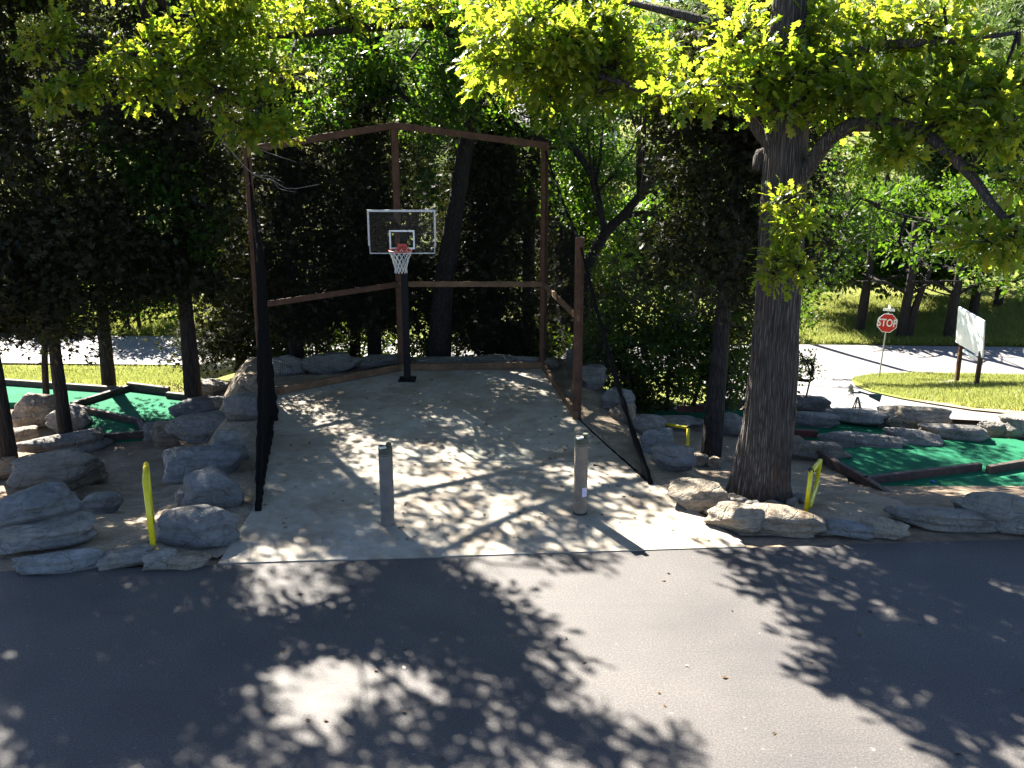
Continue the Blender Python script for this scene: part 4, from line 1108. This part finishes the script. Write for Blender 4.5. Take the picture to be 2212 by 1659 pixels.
    for px, py, h in ((900, 1000, 7.6), (1000, 1080, 8.2), (1100, 1020, 7.8), (950, 1130, 8.6), (800, 1080, 8.4), (1150, 960, 7.4), (1050, 940, 7.2), (850, 930, 7.6), (1300, 960, 7.8), (700, 1050, 8.6), (620, 1120, 8.8), (560, 1140, 8.9), (1180, 1060, 8.2), (780, 1140, 8.8), (650, 960, 8.0), (1000, 890, 7.2), (1150, 880, 7.0)):
        c = over(px, py, h)
        pos, ax, nr, sz, K = clumps(r, c, (.55, .55, .3), 30, 10, .16, .36)
        L2.append((pos, ax, nr, sz)); k = min(anchors, key=lambda e: np.linalg.norm(e - c)); TW.append(tube(smooth_path([k, (k + c) / 2 + r.normal(0, .2, 3), c], 6), [.03, .02, .012], 5, False))
    put_crown(o, L2, M['midleaf'], 'leaf')
    part('twigs', merge(TW), M['bark'], o, kind='stuff')
back_oak()

# ---- generic broadleaf tree given by stems and clouds of leaves seen at a place
def broadleaf(label, b, stems, clouds, mt, seed, size=.14, dens=26, per=10, group=None, name='broadleaf_tree', bark='bark', sides=12, flat=.7, tw=True):
    r = np.random.default_rng(seed)
    o = thing(name, label, 'tree' if 'tree' in name else 'bush', b, group)
    anchors = []
    for i, (pts, rr) in enumerate(stems):
        part('trunk' if i == 0 else 'limb', tube(smooth_path(pts, 18), [rr, rr * .8, rr * .55 if i == 0 else rr * .4], sides, True, ridged(seed + i, .04, 9)), M[bark], o, True)
        anchors += list(smooth_path(pts, 6)[2:])
    L, TW = [], []
    for c, rr in clouds:
        if not gap_ok(c): continue
        rr3 = (rr, rr, rr * flat) if np.isscalar(rr) else rr
        vol = rr3[0] * rr3[1] * rr3[2]
        n = max(10, int(3.6 * dens * vol ** .667))
        pos, ax, nr, sz, K = clumps(r, c, rr3, n, per, size, size * 2.2)
        L.append((pos, ax, nr, sz))
        if tw:
            TW.append(twigs(c, K[:10], .014, r))
            k = min(anchors, key=lambda e: np.linalg.norm(e - c)); TW.append(tube(smooth_path([k, (k + np.asarray(c)) / 2 + r.normal(0, .15, 3), c], 5), [.04, .026, .014], 4, False))
    if TW: part('twigs', merge(TW), M[bark], o, kind='stuff')
    put_crown(o, L, M[mt], 'leaf')
    return o
def foot(px, py, d):
    p = at(px, py, d); p[2] = float(ter(p[0], p[1])); return p
def cloud(r, n, x, y, d, rad):
    return [(at(r.uniform(*x), r.uniform(*y), r.uniform(*d)), r.uniform(*rad)) for _ in range(n)]

r0 = np.random.default_rng(5)
b = foot(1140, 760, 27)
broadleaf('slim tree behind right rear cage post with arching dark limb', b,
    [([b - [0, 0, .2], at(1142, 560, 27), at(1148, 430, 26.8), at(1156, 316, 26.5), at(1150, 200, 26.3)], .17),
     ([at(1040, 225, 26.5), at(1095, 264, 26), at(1188, 314, 25.5), at(1222, 304, 25.5), at(1256, 342, 25.5), at(1286, 398, 25.5), at(1300, 460, 25.5)], .13),
     ([at(1150, 200, 26.3), at(1180, 60, 26), at(1190, -80, 26)], .1)],
    cloud(r0, 16, (1080, 1330), (200, 420), (25.8, 29), (.5, .8)) + cloud(r0, 12, (1060, 1350), (-120, 220), (25, 29), (.7, 1.1)), 'midleaf', 31, .14, 30)
b = foot(1262, 770, 26)
broadleaf('crooked dark tree with a Y shaped fork right of the front cage post', b,
    [([b - [0, 0, .2], at(1262, 640, 26), at(1272, 575, 25.8), at(1307, 506, 25.5), at(1346, 466, 25.3), at(1380, 425, 25)], .17),
     ([at(1307, 506, 25.5), at(1300, 470, 25.4), at(1285, 420, 25.3)], .08), ([at(1346, 466, 25.3), at(1420, 470, 25), at(1480, 600, 25)], .07)],
    cloud(r0, 16, (1270, 1560), (330, 560), (25, 29), (.5, .9)) + cloud(r0, 10, (1300, 1620), (100, 330), (25.5, 29), (.6, .9)) + [(over(x, y, h), .6) for x, y, h in ((1950, 1000, 6.4), (2050, 1040, 6.8), (2150, 1000, 6.6), (1850, 990, 6.2), (2000, 935, 6.0), (2110, 1080, 7.2), (1900, 1050, 6.9), (2200, 1050, 7.0), (2100, 960, 6.2), (1850, 930, 5.8), (2010, 1070, 7.0), (2180, 960, 6.3))], 'midleaf', 32, .13, 28)
# the shrub thicket right of the cage
b = foot(1430, 880, 24)
broadleaf('tall dense green thicket bush filling the gap between cage and oak', b,
    [([b - [0, 0, .2] + [dx, 0, 0], b + [dx * 1.6, .1, 1.2], b + [dx * 2.2, .2, 2.8]], .05) for dx in (-.5, .1, .6)],
    cloud(r0, 26, (1310, 1620), (560, 800), (23.2, 25.5), (.5, .8)) + cloud(r0, 60, (1290, 1640), (700, 880), (22.6, 25.5), (.4, .6)) + cloud(r0, 8, (1620, 1700), (620, 860), (23, 25), (.4, .6)), 'shrub', 33, .10, 46, 11, name='thicket_bush', flat=.8)
b = foot(1735, 860, 24.5)
broadleaf('sparse pale twiggy bush at the driveway edge right of oak trunk', b,
    [([b - [0, 0, .1], b + [.1, 0, .6], b + [.2, 0, 1.4]], .025)], cloud(r0, 6, (1715, 1760), (770, 850), (24, 25), (.22, .35)), 'shrub', 34, .08, 26, 6, name='sparse_bush')

b = foot(700, 745, 29.5)
broadleaf('speckled sunlit undergrowth bush behind the left half of the cage', b,
    [([b - [0, 0, .2] + [dx, 0, 0], b + [dx * 1.4, .1, 1.0], b + [dx * 2, .2, 2.2]], .04) for dx in (-.8, .1, .9)],
    cloud(r0, 30, (590, 860), (600, 770), (28.2, 30.5), (.4, .65)) + cloud(r0, 12, (880, 1180), (620, 770), (29, 31), (.4, .6)) + cloud(r0, 34, (570, 1230), (730, 785), (26.5, 29.5), (.4, .6)), 'shrub', 35, .12, 30, 10, name='undergrowth_bush', flat=.8)

# ---- junipers: tiers of branches with hanging sprays
def juniper(label, b, top, rad, z0, tr, seed, nb=110, per=170, size=.19, lean=None, mt='cedar', prof=None, group='dark junipers round the pad', kind='spray', bare=0):
    r = np.random.default_rng(seed)
    b = np.asarray(b, float); top = np.asarray(top, float)
    o = thing('juniper_tree', label, 'tree', b, group)
    mid = (b + top) / 2 + (lean if lean is not None else r.normal(0, .08, 3) * [1, 1, 0])
    path = smooth_path([b - [0, 0, .2], b + (mid - b) * .5, mid, top], 30)
    part('trunk', tube(path, [tr * 1.25, tr, tr * .8, tr * .55, .03], 14, True, ridged(seed, .06, 8)), M['bark'], o, True)
    H = top[2] - b[2]
    TW, pos, ax, nr = [], [], [], []
    for i in range(nb):
        u = r.random()
        z = b[2] + z0 + (H - z0) * u ** 1.1
        q = np.array([np.interp(z, path[:, 2], path[:, k]) for k in range(3)])
        a = r.uniform(0, 6.283)
        wdt = (prof(u) if prof else (1 - .75 * u) * (.55 + .45 * min(1, u * 6))) * rad
        ln = wdt * r.uniform(.6, 1.1)
        d = np.array([math.cos(a), math.sin(a), r.uniform(-.15, .3)])
        e = q + d * ln; e[2] -= .1 * ln
        m_ = q + d * ln * .55 + [0, 0, .08 * ln]
        if not (gap_ok(e, .6) and gap_ok(m_, .6)): continue
        TW.append(tube([q, m_, e], [.03, .018, .006], 4, False))
        n = int(1.35 * per * (.35 + ln / rad))
        t = r.random(n) ** .6
        p = q + (m_ - q) * np.minimum(t / .55, 1)[:, None] + (e - m_) * np.maximum((t - .55) / .45, 0)[:, None]
        p = p + r.normal(0, 1, (n, 3)) * [.17, .17, .13] * (.4 + t)[:, None] * (1 + .2 * rad)
        pos.append(p); ax.append(d * .6 + r.normal(0, .7, (n, 3)) + [0, 0, -.1]); nr.append(r.normal(0, 1, (n, 3)))
    for i in range(bare):
        q = path[r.integers(8, 18)]; a = r.uniform(0, 6.28); e = q + np.array([math.cos(a), math.sin(a), .1]) * r.uniform(.6, 1.3)
        TW.append(tube(smooth_path([q, (q + e) / 2 + r.normal(0, .08, 3), e], 6), [.02, .012, .004], 4, False))
    part('branches', merge(TW), M['bark'], o, kind='stuff')
    pos, ax, nr = map(np.concatenate, (pos, ax, nr))
    put_crown(o, [(pos, ax, nr, size * r.uniform(.6, 1.3, len(pos)))], M[mt], kind)
    return o
def J(label, px, py, d, topz, rad, z0, tr, seed, dx=0, **k):
    b = foot(px, py, d); t = b + [dx, .1, topz]
    return juniper(label, b, t, rad, z0, tr, seed, **k)
# behind the cage
J('dark juniper behind the left half of the cage', 640, 770, 26.0, 6.6, 2.2, .5, .16, 41, nb=105, per=130)
J('dark juniper behind the hoop, left of the leaning oak', 810, 765, 27.0, 7.0, 2.3, .9, .15, 42, nb=105, per=130)
J('dark juniper behind right half of the cage', 1060, 765, 27.5, 6.4, 2.2, .3, .15, 43, nb=150, per=150)
J('slender juniper trunk seen low behind the cage left of hoop pole', 765, 762, 28.5, 6.8, 1.8, 1.2, .13, 44, nb=90, per=130)
J('juniper far back between cage and thicket', 1240, 740, 30, 5.6, 2.0, .6, .14, 45, nb=100, per=130)
# right: leaning trunk in front of the thicket
b = P(1534, 992)
juniper('tall juniper with bare dark trunk standing left of the big oak', b, at(1640, -60, 18.6), 2.3, 3.5, .165, 46, nb=120, per=190, size=.18, lean=np.array([-.05, 0, 0]), prof=lambda u: .9 - .5 * u, bare=8)
# left group
b = P(22, 1008)
juniper('nearest dark trunk tree at the left edge of the photo', b, b + [-.2, .2, 11], 2.4, 2.6, .15, 47, nb=130, per=150, prof=lambda u: .85 - .5 * u, bare=6)
b = foot(133, 865, 22.2)
juniper('dark trunk tree beside the left putting green, second from left edge', b, b + [-.15, .2, 11.5], 2.3, 2.4, .12, 48, nb=120, per=140, prof=lambda u: .9 - .5 * u, bare=6)
b = foot(233, 820, 26.5)
juniper('dark trunk tree standing in grass, third from left edge', b, b + [.1, .2, 11.5], 2.4, 2.5, .14, 49, nb=120, per=140, prof=lambda u: .9 - .5 * u, bare=6)
b = foot(418, 850, 24.2)
juniper('straight dark trunk tree rising behind the stacked wall', b, b + [-.1, .1, 11.5], 2.2, 2.9, .165, 50, nb=120, per=150, prof=lambda u: .85 - .45 * u, bare=8)
J('juniper with low branches between straight trunk and left cage post', 520, 745, 28.5, 7.4, 2.2, .4, .14, 51, nb=120, per=140)
# young oak foliage low on the left
b = foot(95, 850, 24.5)
broadleaf('young broadleaf tree with dark green leaves among left trunks', b,
    [([b - [0, 0, .2], at(100, 700, 24.3), at(160, 520, 23.8), at(230, 380, 23.2)], .08), ([at(160, 520, 23.8), at(300, 450, 23), at(380, 400, 22.5)], .04)],
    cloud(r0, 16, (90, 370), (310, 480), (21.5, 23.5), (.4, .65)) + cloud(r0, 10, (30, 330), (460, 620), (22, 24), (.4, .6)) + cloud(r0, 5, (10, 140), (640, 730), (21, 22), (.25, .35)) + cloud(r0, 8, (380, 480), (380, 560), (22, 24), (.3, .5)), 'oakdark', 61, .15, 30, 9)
# bare dead branch by the left cage post
b = foot(440, 850, 23.8)
rdb = np.random.default_rng(9)
db = thing('dead_branch', 'pale bare dead branch hanging across the left rear cage post', 'branch', at(470, 290, 20.6))
for pts, rr in (([(470, 290), (520, 350), (551, 378), (590, 390), (625, 408), (690, 398)], .014), ([(551, 378), (580, 380), (614, 395)], .008), ([(551, 378), (540, 395), (530, 402)], .009), ([(470, 285), (545, 316), (580, 330), (640, 350)], .011), ([(545, 316), (585, 320)], .006), ([(590, 390), (606, 408), (640, 415)], .007)):
    part('branch', tube(smooth_path([at(x, y, 20.4 + .1 * math.sin(x)) for x, y in pts], 14), [rr, rr * .7, rr * .4], 5, False), M['twig'], db)

# ---- trees across the road, right
for i, (px, py, d, hgt, rad, lab) in enumerate((
    (1858, 690, 46.5, 5.4, 2.8, 'dark tree across the road left of the stop sign'),
    (1948, 704, 45.5, 5.0, 2.5, 'double trunk tree across the road right behind the stop sign'),
    (2048, 716, 45.5, 5.0, 2.6, 'thick trunk tree across the road left of the signboard'),
    (2098, 690, 48.5, 5.4, 2.6, 'tree across the road behind the signboard'),
    (2150, 690, 51.0, 5.4, 2.8, 'tree across the road right of the signboard'))):
    b = foot(px, py, d)
    rr = np.random.default_rng(70 + i)
    stems = [([b - [0, 0, .2], b + [.1, 0, 1.5], b + [.2, 0, 3.2], b + [.1, 0, 5]], .23)]
    if i == 1: stems.append(([b + [.25, 0, -.2], b + [.5, 0, 1.4], b + [.95, 0, 3.0]], .2))
    stems += [([b + [.15, 0, 1.9], b + [s_ * 1.0, -.3, 2.5], b + [s_ * 2.0, -.5, 2.6]], .07) for s_ in (-1, 1)]
    cl = []
    while len(cl) < 26:
        c = b + [rr.uniform(-rad, rad) * .9, rr.uniform(-1, 6.5), rr.uniform(2.2, hgt)]
        if c[1] - 1.08 * (c[2] - ZR) > 43.2: cl.append((c, rr.uniform(.8, 1.15)))
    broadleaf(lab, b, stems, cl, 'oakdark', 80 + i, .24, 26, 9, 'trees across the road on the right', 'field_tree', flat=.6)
# ---- mid trees lower right between oak and field
b = foot(1672, 780, 36)
broadleaf('bushy dark tree right behind the oak trunk at the road edge', b,
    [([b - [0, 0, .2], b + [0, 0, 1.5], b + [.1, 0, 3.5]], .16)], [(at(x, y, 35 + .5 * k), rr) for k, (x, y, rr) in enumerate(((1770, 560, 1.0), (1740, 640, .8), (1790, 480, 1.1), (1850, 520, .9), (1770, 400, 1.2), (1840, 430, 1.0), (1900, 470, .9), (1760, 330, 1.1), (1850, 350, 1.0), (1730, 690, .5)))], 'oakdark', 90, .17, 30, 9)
b = foot(2010, 800, 26); b = foot(2300, 830, 24)
broadleaf('leafy tree reaching in from the right edge below the oak limb', b,
    [([b - [0, 0, .2], at(2290, 650, 24), at(2240, 520, 23.5), at(2150, 480, 23)], .11), ([at(2240, 520, 23.5), at(2050, 490, 22.5), at(1900, 450, 22)], .04)],
    [(at(x, y, d), rr) for x, y, d, rr in ((1830, 470, 22, .35), (1890, 440, 22, .35), (1950, 530, 22.3, .4), (2020, 500, 22.3, .4), (2080, 540, 22.5, .4), (2150, 500, 23, .5), (2200, 560, 23, .5), (2210, 470, 23, .5), (1990, 560, 22.5, .3), (2120, 580, 22.8, .35), (2190, 610, 23, .35))], 'oakdark', 91, .15, 30, 9)

# ---- far side of the road, left, and the bright trees on the valley side
for i, (px, py, d, cl, lab) in enumerate((
    (300, 690, 47, [(250, 600, 1.3), (330, 620, 1.4), (300, 540, 1.5), (400, 560, 1.4), (220, 520, 1.4), (360, 660, .9), (290, 660, .9)], 'rounded sunlit bush across the road behind the third left trunk'),
    (60, 690, 48, [(40, 620, 1.4), (110, 600, 1.4), (60, 540, 1.6), (150, 650, 1.0), (10, 660, .9)], 'bush across the road at the left edge'),
    (540, 680, 49, [(500, 560, 1.6), (560, 620, 1.5), (620, 560, 1.6), (450, 520, 1.5), (590, 680, 1.0)], 'bush across the road glimpsed left of the cage'),
    (1700, 660, 60, [(1660, 560, 2.0), (1720, 600, 1.6), (1620, 480, 2.2), (1560, 560, 2.0), (1480, 500, 2.2), (1380, 480, 2.2), (1300, 560, 2.2)], 'pale green trees glimpsed between thicket and oak'),
    )):
    b = foot(px, py, d); rr = np.random.default_rng(95 + i)
    broadleaf(lab, b, [([b - [0, 0, .2], b + [0, 0, 1.2], b + [.1, 0, 2.4]], .1)], [(at(x, y, d + rr.uniform(-1, 1)), q) for x, y, q in cl], 'midleaf', 100 + i, .22, 26, 9, name='roadside_bush', tw=False)
for i, (px, py, d, hgt, rad, lab) in enumerate((
    (1985, 560, 72, 9.5, 3.6, 'bright round tree on the valley floor above the stop sign'),
    (2110, 580, 70, 7.0, 3.4, 'bright low tree on the valley floor above the signboard'),
    (1900, 560, 85, 9, 4, 'pale tree on the valley floor behind the oak branches'),
    (2210, 520, 90, 9, 4.5, 'pale tree in the valley at the right edge'),
    (1250, 520, 70, 10, 4, 'pale valley tree seen over the right rear cage post'),
    (1420, 480, 75, 11, 4.5, 'pale valley tree above the thicket'),
    (900, 500, 70, 12, 4.5, 'pale valley tree glimpsed behind the hoop, left of leaning oak'),
    (990, 470, 78, 12, 4.5, 'pale valley tree glimpsed right of the backboard beside leaning oak'),
    (450, 520, 75, 12, 5, 'valley tree behind the left trunks'),
    (150, 520, 75, 13, 5, 'valley tree at the far left'))):
    b = foot(px, py, d); rr = np.random.default_rng(110 + i)
    cl = [(b + [rr.normal(0, .45) * rad, rr.normal(0, .4) * rad, rr.uniform(1.2, hgt)], rr.uniform(1.0, 1.6)) for _ in range(18)]
    broadleaf(lab, b, [([b - [0, 0, .2], b + [0, 0, hgt * .4], b + [.1, 0, hgt * .8]], .25)], cl, 'farleaf', 120 + i, .32, 24, 8, 'bright trees in the valley', 'valley_tree', tw=False, sides=8)

# ---- wooded hillside beyond (one mass)
rh = np.random.default_rng(140)
Lh = []
for i in range(300):
    y = rh.uniform(105, 330); x = rh.uniform(-.62, .62) * y
    px, py, _ = proj((x, y, float(ter(x, y)) + 3))
    if 1960 < px < 2160 and 200 < py < 420 : continue
    if y < 150 and rh.random() < .3: continue
    z = float(ter(x, y)); s_ = rh.uniform(2.6, 4.8)
    for k in range(3):
        pos, ax, nr, sz, K = clumps(rh, (x + rh.normal(0, 1.5), y + rh.normal(0, 1.5), z + s_ * .5 + rh.uniform(0, 2)), (s_, s_, s_ * .8), 22, 5, 1.0, 1.1)
        Lh.append((pos, ax, nr, sz))
hp, ha, hn, hs = [np.concatenate([q[i] for q in Lh]) for i in range(4)]
solo('hillside_wood', leaf_mesh(hp, ha, hn, hs, 'leaf'), M['farleaf'], (0, 200, 5), 'distant wooded hillside across the valley', 'wood', kind='stuff')

# ---- houses glimpsed on the hillside
def house(px, py, d, wd, dp, hw, hr, rz, label):
    b = foot(px, py, d); c, s = math.cos(rz), math.sin(rz)
    o = thing('house', label, 'house', b)
    T = lambda x, y, z: b + [c * x - s * y, s * x + c * y, z]
    part('wall', (np.array([T(x, y, z) for z in (-1.0, hw) for x, y in ((-wd, -dp), (wd, -dp), (wd, dp), (-wd, dp))]), [[0, 1, 5, 4], [1, 2, 6, 5], [2, 3, 7, 6], [3, 0, 4, 7], [4, 5, 6, 7]]), M['wall'], o)
    e = .5
    part('roof', (np.array([T(-wd - e, -dp - e, hw + .02), T(wd + e, -dp - e, hw + .02), T(wd + e, dp + e, hw + .02), T(-wd - e, dp + e, hw + .02), T(-wd - e, 0, hw + hr), T(wd + e, 0, hw + hr)]), [[0, 1, 5, 4], [2, 3, 4, 5], [0, 4, 3], [1, 2, 5], [3, 2, 1, 0]]), M['roof'], o)
    for k in (-.6, -.1, .4):
        xx = wd * k
        wv = np.array([T(x, y, z) for y in (-dp - .06, -dp + .02) for x, z in ((xx, 1.0), (xx + 1.1, 1.0), (xx + 1.1, 2.2), (xx, 2.2))])
        part('window', (wv, [[0, 1, 2, 3], [7, 6, 5, 4], [0, 4, 5, 1], [1, 5, 6, 2], [2, 6, 7, 3], [3, 7, 4, 0]]), M['window'], o)
house(1940, 120, 150, 7, 4.5, 3.2, 2.4, .5, 'grey roofed house on the hillside seen through the upper right leaves')
house(1215, 400, 95, 4, 3, 2.6, 1.6, .3, 'small pale house glimpsed beside the right rear cage post')
house(840, 110, 160, 7, 4, 3.2, 2.2, -.2, 'pale house on the hillside glimpsed through leaves above the hoop')
# bare earth bank on the hillside
pb = [P(*q) for q in ((1985, 290), (2090, 262), (2180, 300), (2150, 350), (2100, 400), (2030, 385))]
struct('earth_bank', drape([(p[0], p[1]) for p in pb], 4, .25), M['dirt'])

# ---- utility pole behind the oak, its shadow lies across the road
b = P(1700, 728)
up_ = thing('utility_pole', 'wooden utility pole across the road behind the oak trunk', 'pole', b)
part('pole', tube([b - [0, 0, .3], b + [0, 0, 8.6]], [.15, .11], 12), M['bark'], up_, True)
part('crossarm', beam(b + [-1.1, 0, 8.1], b + [1.1, 0, 8.1], .09, .11), M['bark'], up_)

# ================================================================== grass and litter
def blades(name, label, poly_px, n, h, seed, keep=None, off=0.0):
    r = np.random.default_rng(seed)
    pts = np.array([P(*q)[:2] for q in poly_px])
    lo, hi = pts.min(0), pts.max(0)
    Q = r.uniform(lo, hi, (n * 3, 2))
    ins = np.zeros(len(Q), bool); j = len(pts) - 1
    for i in range(len(pts)):
        xi, yi = pts[i]; xj, yj = pts[j]
        cond = ((yi > Q[:, 1]) != (yj > Q[:, 1])) & (Q[:, 0] < (xj - xi) * (Q[:, 1] - yi) / (yj - yi + 1e-12) + xi)
        ins ^= cond; j = i
    Q = Q[ins]
    dens = .5 + .5 * np.sin(Q[:, 0] * 1.7 + 2 * np.sin(Q[:, 1] * .9)) * np.sin(Q[:, 1] * 1.3 + 1)
    Q = Q[r.random(len(Q)) < .35 + .65 * dens][:n]
    z = ter(Q[:, 0], Q[:, 1]) + off
    m = len(Q); a = r.uniform(0, 6.283, m); hh = h * r.uniform(.4, 1.3, m); wd = h * .09 + .006
    base = np.column_stack([Q, z])
    s_ = np.column_stack([np.cos(a), np.sin(a), np.zeros(m)]) * wd
    tip = base + np.column_stack([r.normal(0, .45, m) * hh, r.normal(0, .45, m) * hh, hh])
    V = np.stack([base - s_, base + s_, tip], 1).reshape(-1, 3)
    F = np.arange(3 * m).reshape(-1, 3)
    return solo(name, (V, F), M['grass'], np.array([*Q.mean(0), float(z.mean())]), label, 'grass', kind='stuff')
blades('grass', 'sunlit grass strip between the left putting green and the road', [(-60, 792), (430, 792), (430, 862), (290, 838), (-60, 818)], 45000, .12, 1)
blades('grass', 'sunlit grass island around the signboard and stop sign', [(1842, 824), (1880, 848), (1950, 864), (2100, 889), (2300, 903), (2300, 818), (1980, 811), (1880, 814)], 45000, .11, 2, off=.09)
blades('grass', 'grass verge across the road on the right', [(1700, 742), (2230, 748), (2230, 650), (1700, 640)], 60000, .22, 3)
blades('grass', 'grass verge across the road on the left', [(-60, 722), (560, 722), (560, 640), (-60, 640)], 40000, .22, 4)
# fallen leaves
rl = np.random.default_rng(77)
Q = np.column_stack([rl.uniform(-4.6, 3.0, 260), rl.uniform(13.9, 23, 260)])
Q = Q[(Q[:, 0] > -4.2 - .15 * (Q[:, 1] - 13.7)) & (Q[:, 0] < np.interp(Q[:, 1], [14.2, 16.15, 19.56, 23.3], [3.2, 2.2, 1.2, .7]))]
Q = np.vstack([Q, np.column_stack([rl.uniform(-4, 6, 50), rl.uniform(9, 13.2, 50)])])
pz = np.where(Q[:, 1] > 13.6, .024, .01)
lp = np.column_stack([Q, pz]); n = len(lp)
solo('leaf_litter', leaf_mesh(lp, np.column_stack([rl.normal(size=(n, 2)), rl.normal(0, .1, n)]), np.column_stack([rl.normal(0, .25, (n, 2)), np.ones(n)]), rl.uniform(.04, .09, n), 'leaf'), M['litter'], (0, 18, 0), 'scattered small brown fallen leaves on the pad and asphalt', 'leaf litter', kind='stuff')
